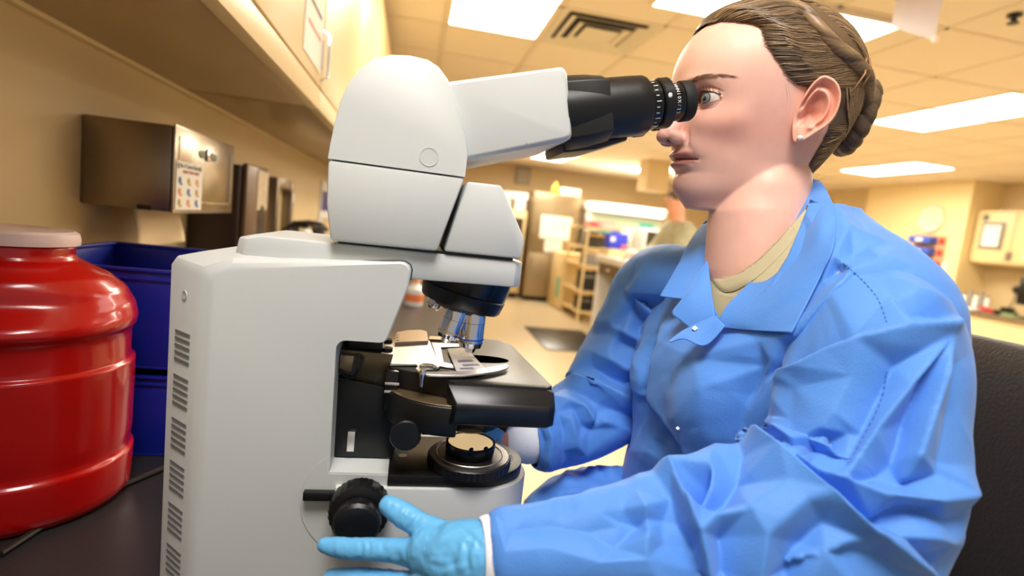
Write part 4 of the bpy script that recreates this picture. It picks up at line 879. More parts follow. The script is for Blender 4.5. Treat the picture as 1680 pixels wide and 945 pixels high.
def head_features(co):
    x, y, z = co[:, 0].copy(), co[:, 1].copy(), co[:, 2].copy(); ay = np.abs(y)
    fr = np.clip((x-.03)/.025, 0, 1)
    nose_m = np.exp(-(y/.011)**2)*((z > .062) & (z < .105))
    dx = np.zeros_like(x); dz = np.zeros_like(x); dy = np.zeros_like(x)
    dx += -.0075*G(ay, z, .0300, .1095, .0150, .0105)*fr
    dx += .0022*G(ay, z, .028, .1265, .018, .0055)*fr
    dx += -.0035*G(ay, z, .014, .1075, .005, .010)*fr
    dy += .0035*G(z, x, .086, .052, .014, .02)*np.sign(y)*fr          # cheekbone
    dx += .0040*G(ay, z, .036, .083, .014, .013)*fr
    dx += .0030*G(ay, z, .026, .060, .012, .012)*fr
    # lips
    lw = np.clip(1-(ay/.0245)**2, 0, 1)
    ul = .0550-.0012*np.clip(1-(ay/.004)**2, 0, 1)*1.0
    cz = .0502-.0010*(ay/.024)**2
    dx += .0052*np.exp(-((z-ul)/.0036)**2)*lw**.9*fr
    dx += .0050*np.exp(-((z-.0447)/.0042)**2)*np.clip(1-(ay/.0215)**2, 0, 1)**1.0*fr
    dx += -.0042*np.exp(-((z-cz)/.0011)**2)*np.clip(1-(ay/.0265)**2, 0, 1)**.35*fr
    dx += -.0009*G(ay, z, .0262, .0500, .0030, .0030)*fr
    dx += -.0030*G(y, z, 0, .0365, .018, .0035)*fr
    dx += .0030*G(y, z, 0, .0205, .017, .011)*fr
    dx += -.0016*G(y, z, 0, .0615, .0026, .0045)*fr
    # nasolabial fold
    fx = .0165+(.0690-z)*.55; m = (z > .045) & (z < .074)
    dx += -.0006*np.exp(-((ay-fx)/.0030)**2-((z-.062)/.009)**2)*fr
    # nostrils
    nm = np.exp(-((ay-.0068)/.0032)**2-((x-.0965)/.0048)**2)*(z < .0710)*(z > .0595)*np.clip(-nor_h[:, 2]*2.2, 0, 1)
    dz += .0065*nm
    # alar groove
    dx += -.0022*np.exp(-((ay-.0175)/.0020)**2-((z-.0715)/.0065)**2)*(x < .100)*fr
    dy += -.0020*np.sign(y)*np.exp(-((x-.0880)/.0025)**2-((z-.073)/.006)**2)*(ay > .009)*(ay < .024)
    # jaw angle / hollow below the cheekbone
    dy += -.0010*np.sign(y)*np.exp(-((x-.045)/.018)**2-((z-.062)/.012)**2)
    dy += .0030*np.sign(y)*np.exp(-((x-.012)/.016)**2-((z-.030)/.012)**2)
    X = x+dx; Y = y+dy; Z = z+dz
    ny_ = np.clip(.6-abs(z-.108)/.02, 0, 1)
    # eyelids over the eyeball
    ey = ay-EYE_L.y; ez = z-EYE_L.z; r2 = ey**2+ez**2; R_ = .0142
    lid = EYE_L.x+np.sqrt(np.clip(R_**2-r2, 1e-9, None)); w_ = np.clip(1-r2/(R_*.98)**2, 0, 1)**.5*(x > .05)
    X = np.where(w_ > 0, X*(1-w_)+np.maximum(X, lid)*w_, X)
    t = np.clip(1-((ey-.0006)/.0152)**2, 0, 1); up = .0062*t**.75+.0004*ey/.014; lo = -.0054*t**.8
    inside = (ez < up) & (ez > lo) & (t > .02) & (x > .05)
    sd = np.minimum(up-ez, ez-lo)*(t > .02)-(t <= .02)*.01
    k_ = np.clip(sd/.0007, 0, 1)*(x > .05); X = X*(1-k_)+(EYE_L.x+.0015)*k_
    X += .0005*np.exp(-((sd+.0004)/.0006)**2)*(x > .05)*(t > 0)
    # lid crease
    X -= .0016*np.exp(-((ez-(up+.0042))/.0011)**2)*np.clip(1-(ey/.018)**2, 0, 1)*(x > .05)*(~inside)
    X -= .0008*np.exp(-((ez-(lo-.0045+.002*ey/.014))/.0014)**2)*np.clip(1-(ey/.016)**2, 0, 1)*(x > .05)*(~inside)
    return np.stack([X, Y, Z], 1), dict(inside=inside, nm=nm, up=up, lo=lo, ez=ez, ey=ey)
co2, ft = head_features(co)
# vertex tones
def tone(co, ft):
    x, y, z = co.T; ay = np.abs(y); base = np.array(lin((233, 184, 167))); c = np.tile(base, (len(co), 1))
    def mixc(w, rgb):
        nonlocal c; w = np.clip(w, 0, 1)[:, None]; c = c*(1-w)+np.array(lin(rgb))*w
    fr = x > .03
    mixc(.32*np.exp(-((z-.080)/.022)**2-((ay-.048)/.024)**2), (222, 132, 112))
    mixc(.35*np.exp(-((z-.072)/.012)**2-(ay/.014)**2)*fr, (214, 126, 108))
    mixc(.35*(z > .125)*fr, (234, 186, 164))
    lw = np.clip(1-(ay/.0255)**2, 0, 1)
    ltop = .0598-.0040*(ay/.0245)**1.5-.0012*np.clip(1-(ay/.0035)**2, 0, 1); lbot = .0405+.0065*(ay/.0245)**2
    lip = fr*(1/(1+np.exp(-(ltop-z)/.0005)))*(1/(1+np.exp(-(z-lbot)/.0006)))*(lw > 0)
    mixc(.75*lip, (196, 118, 110))
    mixc(.8*np.exp(-((z-(.0502-.0010*(ay/.024)**2))/.0008)**2)*(ay < .0245)*fr, (120, 58, 56))
    mixc(ft['nm']*2.2-.2, (64, 28, 26))
    ins = ft['inside']
    rim = np.exp(-((ft['ez']-ft['up'])/.0009)**2)*(np.abs(ft['ey']) < .0150)*fr
    mixc(.85*rim, (70, 44, 40)); mixc(.45*np.exp(-((ft['ez']-ft['lo'])/.0009)**2)*(np.abs(ft['ey']) < .0145)*fr, (150, 84, 76))
    mixc(.9*np.exp(-((ay-.0165)/.0022)**2-((z-.1065)/.0025)**2)*fr, (205, 110, 100))
    # brow tint
    bt = np.clip((ay-.012)/.042, 0, 1); bz = .1215+.0065*np.sin(bt*2.3)-.001; bw = .0036*(1-bt)**.6+.0006
    mixc((.5-.38*bt)*np.exp(-((z-bz)/bw)**2)*(ay > .010)*(ay < .056)*fr, (112, 76, 58))
    return c
cols = tone(co, ft)
# ear
def ear(side):
    mb = MB(); nu, nr_ = 72, 30; C_ = V(-.0125, side*.0715, .0965)
    tilt = math.radians(14); up_ = V(-math.sin(tilt), 0, math.cos(tilt)); bk = V(-math.cos(tilt), 0, -math.sin(tilt))
    out = V(.42, side*.90, .0).normalized(); bk = (bk-out*bk.dot(out)).normalized(); up_ = (up_-out*up_.dot(out)).normalized()
    rings = []; tn = []
    def sm(a, b, x): t = min(1, max(0, (x-a)/(b-a))); return t*t*(3-2*t)
    for i in range(nr_+5):
        ring = []
        for j in range(nu):
            th = 2*math.pi*j/nu; c, s = math.cos(th), math.sin(th)   # c: back, s: up
            R0 = .0200*(1+.16*s)+.0 if c > 0 else .0125
            hh = .033 if s > 0 else .031
            wv = R0*(1 if s > -.2 else (1-.28*sm(-.2, -1, s)))
            sN = min(1, i/nr_)
            u = c*wv*sN+(-.0035*max(0, -s)*sN); v = s*hh*sN
            back = sm(-.35, .15, c); top = sm(-.1, .35, s); low = sm(-.45, -.75, s)
            rim = max(back, top)*(1-low*.8)
            hgt = 0.0
            hgt += .0062*math.exp(-((sN-.92)/.075)**2)*rim
            hgt += -.0010*math.exp(-((sN-.76)/.07)**2)*rim
            hgt += .0048*math.exp(-((sN-.58)/.085)**2)*max(back, top*.8)*(1-low)
            hgt += -.0085*math.exp(-((u-.0005)/.0085)**2-((v+.0035)/.0110)**2)
            hgt += -.0030*math.exp(-((u+.001)/.006)**2-((v-.0125)/.006)**2)
            hgt += .0052*math.exp(-((u+.0085)/.0034)**2-((v+.0015)/.0052)**2)   # tragus
            hgt += .0040*math.exp(-((u-.003)/.004)**2-((v+.0145)/.003)**2)    # antitragus
            hgt += .0022*low*(1-sN**4)
            hgt += .0030*math.exp(-((u+.010-v*.25)/.003)**2)*sm(.0, .012, v)*(1-sm(.024, .033, v)) # crus
            o_ = .0065*max(0, c)*sN+.0035*sN*max(0, s)
            if i > nr_:
                k = (i-nr_)/4; hgt -= .0035*k+.001; sc = 1-.13*k; u *= sc; v *= sc; o_ -= .009*k*k
            ring.append(C_+bk*u+up_*v+out*(hgt+o_+.0035))
        rings.append(ring)
    mb.rings(rings, caps=True); 
    return mb, rings
ears = []
for side in (1, -1): ears.append(ear(side))
# assemble one continuous body mesh: head, neck, ears; torso, arms and legs follow beneath the clothes
bm = bmesh.new()
setco(me_h, to_world(co2)); bm.from_mesh(me_h); lay = bm.verts.layers.float_color.new('tone'); bm.verts.ensure_lookup_table()
for i, v in enumerate(bm.verts): v[lay] = (*cols[i], 1)
earc = np.array(lin((232, 172, 152))); eard = np.array(lin((216, 134, 116)))
for mb, rings in ears:
    n0 = len(bm.verts); vs = []
    for p in mb.v:
        vs.append(bm.verts.new(H(*p)))
    for f in mb.f:
        try: bm.faces.new([vs[i] for i in f])
        except ValueError: pass
    for i, v in enumerate(vs):
        k = i//72; s_ = k/30; w_ = math.exp(-((s_-.25)/.25)**2)*.65+.45*math.exp(-((s_-.77)/.06)**2)
        v[lay] = (*(earc*(1-w_)+eard*w_), 1)
for f in bm.faces: f.smooth = True
bmesh.ops.recalc_face_normals(bm, faces=bm.faces)
me_b = bpy.data.meshes.new('body'); bm.to_mesh(me_b); bm.free()
PO = V(.36, .54, 0)
wom = thing('person', 'seated woman in blue lab gown and blue gloves looking into the microscope eyepieces', 'person', PO)
body = link('body', me_b, m_skin, wom)
# eyes
m_eye = bpy.data.materials.new('eyeball'); m_eye.use_nodes = True; nt = m_eye.node_tree; b_ = nt.nodes['Principled BSDF']; b_.inputs['Roughness'].default_value = .08; b_.inputs['Coat Weight'].default_value = .6
at_ = nt.nodes.new('ShaderNodeVertexColor'); at_.layer_name = 'tone'; nt.links.new(at_.outputs[0], b_.inputs['Base Color'])
def eyeball(side):
    c = EYE_L*1.0; c = V(EYE_L.x, side*EYE_L.y, EYE_L.z); g = V(.93, .30, -.04).normalized(); r = .0127
    a = g.orthogonal().normalized(); b = g.cross(a); mb = MB(); rs = []; cl = []
    angs = [0.5, 4, 8, 9.5, 11, 16, 22, 25.5, 27.5, 30, 36, 46, 60, 80, 110, 140, 170]
    for d in angs:
        t = math.radians(d); bul = .0007*max(0, 1-(d/27)**2)
        rs.append([c+g*math.cos(t)*(r+bul)+(a*math.cos(2*math.pi*j/48)+b*math.sin(2*math.pi*j/48))*math.sin(t)*(r+bul) for j in range(48)])
        for j in range(48):
            n_ = .85+.3*((j*7) % 5)/5
            if d < 9: q = (.01, .01, .012)
            elif d < 11: q = (.03, .04, .05)
            elif d < 24: q = tuple(k*n_ for k in (.20, .25, .25))
            elif d < 28: q = (.05, .07, .09)
            else: q = (.72, .64, .60)
            cl.append(q)
    rs = [[H(*p) for p in r_] for r_ in rs]
    mb.rings(rs); me = bpy.data.meshes.new('eye'); me.from_pydata(mb.v, [], mb.f)
    ca = me.color_attributes.new('tone', 'FLOAT_COLOR', 'POINT')
    for i, q in enumerate(cl): ca.data[i].color = (*q, 1)
    for p in me.polygons: p.use_smooth = True
    return link('eye', me, m_eye, wom)
for side in (1, -1): eyeball(side)
# lashes and brow hairs
m_lash = mat('lash', (38, 26, 22), .6); m_brow = mat('brow_hair', (128, 94, 74), .6)
for side in (1, -1):
    mb = MB()
    for k in range(34):
        e_ = -.0125+.027*k/33; t = max(0, 1-((e_-.0006)/.0152)**2); uz = .0062*t**.75+.0004*e_/.014
        y = side*(EYE_L.y+e_); x = EYE_L.x+math.sqrt(max(1e-6, .0142**2-e_**2-uz**2))
        sp = e_*.28*side
        L_ = .0062+.0018*math.sin(k*2.1)
        y2 = side*max(0, e_)*.35; mb.tube([H(x-.0004, y, EYE_L.z+uz+.0002), H(x+L_*.5, y+y2*.6, EYE_L.z+uz+.0012), H(x+L_*.8, y+y2*1.4, EYE_L.z+uz+.0042)], [.00026, .0002, .00005], 4)
    for k in range(22):
        e_ = -.012+.024*k/21; t = max(0, 1-((e_-.0006)/.0152)**2); lz = -.0054*t**.8
        y = side*(EYE_L.y+e_); x = EYE_L.x+math.sqrt(max(1e-6, .0142**2-e_**2-lz**2))
        mb.tube([H(x-.0006, y, EYE_L.z+lz), H(x+.003, y+e_*.2*side, EYE_L.z+lz-.0022)], [.00022, .00006], 4)
    mb.build('eyelashes', m_lash, wom, recalc=False)['kind'] = 'stuff'
bvh = BVHTree.FromPolygons([tuple(v.co) for v in me_b.vertices], [tuple(p.vertices) for p in me_b.polygons])
def surf(x, y, z, cx=-.01):
    """local point -> (world point on the skin, normal)"""
    o = H(cx, 0, .11 if z > .05 else z); d = (H(x, y, z)-o).normalized(); h = bvh.ray_cast(o+d*.30, -d)
    return h[0], h[1]
for side in (1, -1):
    mb = MB()
    for k in range(170):
        bt = random.random(); ay = .012+.043*bt; bz = .1208+.0066*math.sin(bt*2.3)+random.uniform(-1, 1)*.0031*(1-bt)**.6
        h = bvh.ray_cast(H(.2, side*ay, bz), -hX)
        if h[0] is None: continue
        tip = H(*(V(*loc(h[0]))+V(-.001-.003*bt, side*.0058, .0022-.0030*bt)))
        q = bvh.find_nearest(tip); tip = q[0]+q[1]*.0007
        mb.tube([h[0]-h[1]*.0003, h[0].lerp(tip, .5)+h[1]*.0006, tip], [.00022, .0002, .00005], 3)
    mb.build('eyebrow', m_brow, wom, recalc=False)['kind'] = 'stuff'
# earring
pe = bvh.ray_cast(H(-.003, .3, .0715), -left)[0]
c0 = pe if pe is not None else H(0, .08, .073)
MB().ball(c0+left*.0018, .0030, 20, 14).build('pearl_earring', mat('pearl', (236, 232, 222), .15, coat=.6), wom)
# ------------------------------------------------------------------ hair
m_hair = bpy.data.materials.new('hair'); m_hair.use_nodes = True; nt = m_hair.node_tree; b_ = nt.nodes['Principled BSDF']
b_.inputs['Roughness'].default_value = .42; b_.inputs['Specular IOR Level'].default_value = .45
at_ = nt.nodes.new('ShaderNodeVertexColor'); at_.layer_name = 'tone'; nt.links.new(at_.outputs[0], b_.inputs['Base Color'])
XB = [(.0, -.030), (.03, -.033), (.0477, -.036), (.085, -.044), (.105, -.040), (.118, -.020), (.1215, -.003), (.124, .0107), (.1375, .023), (.154, .036), (.170, .040), (.178, .0425), (.1817, .058), (.186, .072), (.20, .085), (.22, .085)]
def xb(z): return float(interp(XB, z))
H_DARK, H_MID, H_LITE = (np.array(lin(c)) for c in ((64, 50, 40), (114, 92, 68), (176, 144, 102)))
def hair_col(t):
    t = min(1, max(0, t)); c = H_DARK*(1-2*t)+H_MID*2*t if t < .5 else H_MID*(2-2*t)+H_LITE*(2*t-1); return (*c, 1)
def cbuild(name, mb, cols, parent=wom, m=m_hair, smooth=True):
    me = bpy.data.meshes.new(name); me.from_pydata(mb.v, [], mb.f)
    ca = me.color_attributes.new('tone', 'FLOAT_COLOR', 'POINT'); ca.data.foreach_set('color', np.array(cols, dtype=np.float32).ravel())
    me.polygons.foreach_set('use_smooth', [smooth]*len(me.polygons)); return link(name, me, m, parent)
# scalp cap
rs = head_rings(0, 110, 150, .02, .218); mb = MB(); cl = []; keep = {}
def gro(x, y, z): return .5+.5*noise.noise(Vector((x*18, y*60, z*60)))
CAPO = .0072
for i, r in enumerate(rs):
    for j, p in enumerate(r):
        d = xb(p.z)-p.x; o = max(-.004, min(1, d/.022)); o = (.0004+CAPO*(o*(2-o) if o > 0 else o*.6))
        n_ = V(p.x+.012, p.y*1.2, (p.z-.11)*.9).normalized()
        # parting groove above the twist
        q = p+n_*(o+.0006*(gro(p.x, p.y, p.z)-.5)); mb.v.append(tuple(H(*q))); cl.append(hair_col(.18+.25*gro(p.x, p.y, p.z)))
        keep[(i, j)] = d > -.002
na = 150
for i in range(len(rs)-1):
    for j in range(na):
        k = (j+1) % na
        if keep[(i, j)] and keep[(i, k)] and keep[(i+1, j)] and keep[(i+1, k)]: mb.f.append((i*na+j, i*na+k, (i+1)*na+k, (i+1)*na+j))
mb.f.append(tuple((len(rs)-1)*na+j for j in range(na)))
cbuild('hair', mb, cl)
CEN = V(-.014, 0, .115)
def onskull(p, off):
    """project a local point radially on the skull and lift it by off; returns local"""
    d = (Vector(p)-CEN).normalized(); o = H(*CEN)+(HR@d)*.30; h = bvh2.ray_cast(o, -(HR@d))
    if h[0] is None: return Vector(p)
    q = V(*loc(h[0])); return q+d*off
# a smooth skull only, without the ears
_r = head_rings(0, 60, 72); _m = MB().rings([[H(*p) for p in r] for r in _r])
bvh2 = BVHTree.FromPolygons([tuple(v) for v in _m.v], _m.f)
def cat(pts, n):
    pts = [Vector(p) for p in pts]; out = []; m = len(pts)-1
    for k in range(n+1):
        u = k/n*m; i = min(int(u), m-1); t = u-i
        p0, p1, p2, p3 = pts[max(i-1, 0)], pts[i], pts[i+1], pts[min(i+2, m)]
        out.append(.5*((2*p1)+(p2-p0)*t+(2*p0-5*p1+4*p2-p3)*t*t+(3*p1-p0-3*p2+p3)*t**3))
    return out
strand_mb = MB(); strand_cl = []
def strand(ctrl, n, off0, off1, r, tone, side, jit=.0):
    pts = []
    for k, p in enumerate(cat(ctrl, n)):
        u = k/n; p = V(p.x, p.y*side, p.z)
        off = off0+(off1-off0)*min(1, u*3)
        pts.append(H(*onskull(p, off)))
    rad = [r*(.25+.75*min(1, 5*k/n))*(1 if k < n-1 else .6) for k in range(n+1)]
    n0 = len(strand_mb.v); strand_mb.tube(pts, rad, 5, caps=False)
    tv = [tone+.10*math.sin(k*1.7+tone*40) for k in range(n+1)]
    for k in range(n+1): strand_cl.extend([hair_col(tv[k]-(.15 if k < 2 else 0))]*5)
ROPE = [(.030, .020, .2145), (.016, .034, .208), (.004, .052, .194), (-.004, .064, .176), (-.014, .070, .160), (-.032, .0705, .149), (-.050, .065, .142), (-.068, .055, .135), (-.084, .038, .124), (-.094, .020, .110)]
HLN = [(.071, .012, .186), (.066, .026, .1855), (.0585, .040, .1825), (.048, .052, .180), (.0415, .058, .175), (.038, .064, .158), (.030, .068, .146), (.0225, .069, .1365), (.0125, .070, .1265), (.004, .0705, .1225), (-.004, .071, .1215)]
def alongp(tab, t): return cat(tab, 100)[int(round(min(1, max(0, t))*100))]
ROPEc, HLNc = cat(ROPE, 100), cat(HLN, 100)
rnd = random.Random(3)
for side in (1, -1):
    # front and temple hair swept back into the twist
    for k in range(760 if side == 1 else 200):
        s_ = rnd.random(); a_ = HLNc[int(s_*100)]+V(rnd.uniform(-.004, .003), 0, rnd.uniform(-.002, .002)); t = .10+.72*s_**.9+rnd.uniform(-.03, .05)
        b_ = ROPEc[int(min(1, t)*100)]; b2 = ROPEc[int(min(1, t+.08)*100)]
        m_ = a_.lerp(b_, .5)+V(0, .004, -.007*(1-s_)-.003)
        strand([a_, a_.lerp(m_, .5)+V(0, 0, -.001), m_, b_+V(.004, 0, -.003), b2], 12, .0008, .0074+rnd.uniform(0, .0022), rnd.uniform(.00035, .00085), .30+.5*rnd.random()**1.3+.12*math.sin(s_*40), side)
    # crown hair swept back and down
    for k in range(620 if side == 1 else 260):
        y0 = rnd.uniform(.0, .030); t = rnd.random()
        if rnd.random() < .45: a_ = V(.074, y0*.8, .190+rnd.uniform(-.004, .004)); c1 = V(.035, y0*1.1, .214); c2 = V(-.02, y0*1.5+.004, .213)
        else:
            q = ROPEc[int(rnd.uniform(.02, .62)*100)]; a_ = q+V(-.006, -.009-.004*rnd.random(), .010); c1 = a_+V(-.012, -.002, -.000); c2 = a_+V(-.030, -.006, -.008)
        e_ = V(-.093, rnd.uniform(.004, .045), .118+rnd.uniform(-.012, .02)); c3 = c2.lerp(e_, .55)+V(-.012, .002, .016)
        strand([a_, c1, c2, c3, e_], 16, .0030, .0082+rnd.uniform(0, .0015), rnd.uniform(.0004, .0010), .32+.6*rnd.random()**1.2, side)
    # hair behind the ear drawn up from the nape
    for k in range(480 if side == 1 else 160):
        t = rnd.random(); a_ = V(-.034-.012*t, .056-.012*rnd.random()+.006*t, .020+.095*t); e_ = V(-.093, rnd.uniform(.0, .035), .085+.035*t+rnd.uniform(-.01, .01))
        m_ = a_.lerp(e_, .5)+V(0, .008, -.006)
        strand([a_, m_, e_], 10, .0010, .0060+rnd.uniform(0, .002), rnd.uniform(.0004, .0009), .25+.5*rnd.random()**1.4, side)
    for k in range(70 if side == 1 else 40):   # loose hair from twist over the ear towards the bun
        q = ROPEc[int(rnd.uniform(.5, .85)*100)]; e_ = V(-.090, rnd.uniform(.02, .045), .085+rnd.uniform(-.01, .02))
        strand([q, q.lerp(e_, .5)+V(.006, .010, -.010), e_], 10, .0090, .0085, .0009, .45+.5*rnd.random(), side)
for k in range(90):   # nape, centre
    y = rnd.uniform(-.045, .045); strand([(-.040, y, .02), (-.07, y*.8, .06), (-.095, y*.4, .09)], 8, .001, .006, .0010, .25+.4*rnd.random(), 1)
cbuild('hair_strand', strand_mb, strand_cl)['kind'] = 'stuff'
def rope(path, rad, turns, nst, name, off=0, proj=True, tone=.5, n=120, side=1, flat=.75, wind=0.0):
    C_ = cat(path, n); C_ = [V(p.x, p.y*side, p.z) for p in C_]
    if proj: C_ = [onskull(p, off+rad(k/n)*.45) for k, p in enumerate(C_)]
    C_ = [H(*p) for p in C_]; mb = MB(); cl = []; na = 56
    a = None; rs = []
    for i, p in enumerate(C_):
        t = (C_[min(i+1, n)]-C_[max(i-1, 0)]).normalized(); u = i/n
        a = t.orthogonal().normalized() if a is None else (a-t*a.dot(t)).normalized(); b = t.cross(a); r0 = rad(u)*HS; ring = []
        for j in range(na):
            th = 2*math.pi*j/na; ph = nst*(th+turns*2*math.pi*u)
            lobe = abs(math.cos(ph/2))**.6
            fine = .5+.5*math.sin(th*11*nst/2+u*turns*90+3*math.sin(th*3+u*8)); f2 = noise.noise(Vector((th*6+turns*6*u*6.28, u*9, 3.1)))
            r_ = r0*(.84+.17*lobe+.045*fine+.05*f2)
            ring.append(p+(a*math.cos(th)+b*math.sin(th))*r_); cl.append(hair_col(tone*(.35+.65*lobe)+.22*(fine-.5)+.25*f2))
        rs.append(ring)
    mb.rings(rs); return cbuild(name, mb, cl)
rope(ROPE, lambda u: .0030+.0044*math.sin(min(1, u*1.15)*1.7), 3.1, 2, 'hair_twist', off=.0060, tone=.70, side=1)
rope(ROPE, lambda u: .0030+.0044*math.sin(min(1, u*1.15)*1.7), 3.1, 2, 'hair_twist', off=.0060, tone=.70, side=-1)
# coiled bun
bc = V(-.110, .008, .1130); bax = V(-.90, .36, -.20).normalized(); b1 = V(0, 0, 1).cross(bax).normalized(); b2 = bax.cross(b1)
def ring_path(R1, lift, t0, t1, n=14): return [bc+bax*lift+(b1*math.cos(t0+(t1-t0)*k/n)*R1*1.0+b2*math.sin(t0+(t1-t0)*k/n)*R1*1.08) for k in range(n+1)]
rope(ring_path(.0285, .002, 0, 2*math.pi), lambda u: .0118, 7, 2, 'bun_coil', proj=False, tone=.36, n=220)
rope(ring_path(.0150, .008, 1.0, 2*math.pi+1.4), lambda u: .0100*(1-.2*u), 4, 2, 'bun_coil', proj=False, tone=.55, n=160)
mb = MB().ball(H(*(bc-bax*.004)), (.026, .026, .026), 24, 16); cbuild('bun_core', mb, [hair_col(.2)]*len(mb.v))
# flyaway hairs
mb = MB(); cl = []
for k in range(41):
    if k < 22: p0 = V(-.038-.02*rnd.random(), .045-.02*rnd.random(), .03+.03*rnd.random()); d = V(-.5-.4*rnd.random(), .15, .1+.4*rnd.random()); L_ = .03
    elif k < 38: p0 = bc+(b1*math.cos(k)+b2*math.sin(k))*.037; d = (p0-bc).normalized()+V(0, 0, .3*math.sin(k*3)); L_ = .012
    else: p0 = V(.012+.008*rnd.random(), .0725, .118+.006*rnd.random()); d = V(-.1, .05, -1); L_ = .018
    pts = [H(*(p0+d*L_*t+V(.002*math.sin(t*4+k), 0, -.004*t*t))) for t in (0, .33, .66, 1)]
    mb.tube(pts, [.00009, .00008, .00007, .00003], 3); cl = [hair_col(.5)]*len(mb.v)
cbuild('loose_hair', mb, cl)['kind'] = 'stuff'
# hair pins
for k, (p, q) in enumerate((((-.060, .066, .150), (-.048, .073, .118)), ((-.066, .063, .152), (-.062, .068, .125)))):
    strand_mb2 = MB().tube([H(*(onskull(V(*p), .013))), H(*(onskull(V(*p).lerp(V(*q), .5), .0165))), H(*(onskull(V(*q), .012)))], .0011, 8); cbuild('hair_pin', strand_mb2, [(*lin((150, 112, 74)), 1)]*len(strand_mb2.v))
# ------------------------------------------------------------------ clothes
def gown_mat(name, rgb):
    m = mat(name, rgb, .62, sheen=.15, noise_s=5, noise_a=.03); nt = m.node_tree; b = nt.nodes['Principled BSDF']
    tc = nt.nodes.new('ShaderNodeTexCoord'); w1 = nt.nodes.new('ShaderNodeTexVoronoi'); w1.inputs['Scale'].default_value = 650
    nt.links.new(tc.outputs['Object'], w1.inputs[0]); n = nt.nodes.new('ShaderNodeTexNoise'); n.inputs['Scale'].default_value = 45; n.inputs['Detail'].default_value = 6; n.inputs['Roughness'].default_value = .6
    nt.links.new(tc.outputs['Object'], n.inputs[0])
    b1_ = nt.nodes.new('ShaderNodeBump'); b1_.inputs['Strength'].default_value = .25; b1_.inputs['Distance'].default_value = .0005; nt.links.new(w1.outputs['Distance'], b1_.inputs['Height'])
    b2_ = nt.nodes.new('ShaderNodeBump'); b2_.inputs['Strength'].default_value = .22; b2_.inputs['Distance'].default_value = .002; nt.links.new(n.outputs[0], b2_.inputs['Height']); nt.links.new(b1_.outputs[0], b2_.inputs['Normal'])
    nt.links.new(b2_.outputs[0], b.inputs['Normal']); return m
m_gown = gown_mat('gown_blue', (84, 145, 230))
m_stitch = mat('stitching', (58, 100, 180), .7)
CRn, CUn, FWn, CLn = (np.array(v) for v in (CR, CU, FW, CAMLOC))
def projn(co):
    v = co-CLn; d = v@FWn; return 840+F*(v@CRn)/d, 472.5-F*(v@CUn)/d, d
def polydist(x, y, pl):
    best = np.full(x.shape, 1e9); sg = np.zeros_like(x); tt = np.zeros_like(x); L = [0]
    for a, b in zip(pl[:-1], pl[1:]): L.append(L[-1]+math.hypot(b[0]-a[0], b[1]-a[1]))
    for k, (a, b) in enumerate(zip(pl[:-1], pl[1:])):
        dx, dy = b[0]-a[0], b[1]-a[1]; l2 = dx*dx+dy*dy; t = np.clip(((x-a[0])*dx+(y-a[1])*dy)/l2, 0, 1)
        ex, ey = x-(a[0]+t*dx), y-(a[1]+t*dy); d = np.hypot(ex, ey); m = d < best
        best[m] = d[m]; sg[m] = np.sign(dx*ey-dy*ex)[m]; tt[m] = ((L[k]+t*math.sqrt(l2))/L[-1])[m]
    return best, sg, tt
def creases(co, nor, folds):
    """press folds into a cloth surface along its normals"""
    x, y, d = projn(co); vd = co-CLn; vd /= np.linalg.norm(vd, axis=1)[:, None]; fc = np.clip(-(nor*vd).sum(1)*2.5, 0, 1)
    disp = np.zeros(len(co))
    for pl, w_, amp, kind in folds:
        pl = [(p.x, p.y) for p in cat([(a, b, 0) for a, b in pl], max(6, 5*(len(pl)-1)))]
        ds, sg, tt = polydist(x, y, pl); env = np.clip(np.minimum(tt, 1-tt)*5, 0, 1)**.7; u = ds/w_
        if kind == 'v': f = -np.exp(-u**1.4)+.35*np.exp(-((u-1.8)/.8)**2)
        elif kind == 'r': f = np.exp(-u**1.3)-.25*np.exp(-((u-1.9)/.8)**2)
        else: f = sg*np.exp(-((u-.7)/.8)**2)*np.clip(u*2, 0, 1)*(1 if kind == 's' else -1)   # one side up, the other down
        disp += amp*f*env
    return co+nor*(disp*fc)[:, None]
def wrinkle(co, nor, amp, sc, seed=0):
    out = np.empty(len(co))
    for i, c in enumerate(co):
        q = Vector((c[0]*sc+seed, c[1]*sc, c[2]*sc*.8)); a = noise.noise(q+Vector((noise.noise(q*1.7), noise.noise(q*1.3+Vector((5, 0, 0))), 0))*.8)
        out[i] = (1-abs(a)*2.6)
    return co+nor*(amp*(out-.4))[:, None]
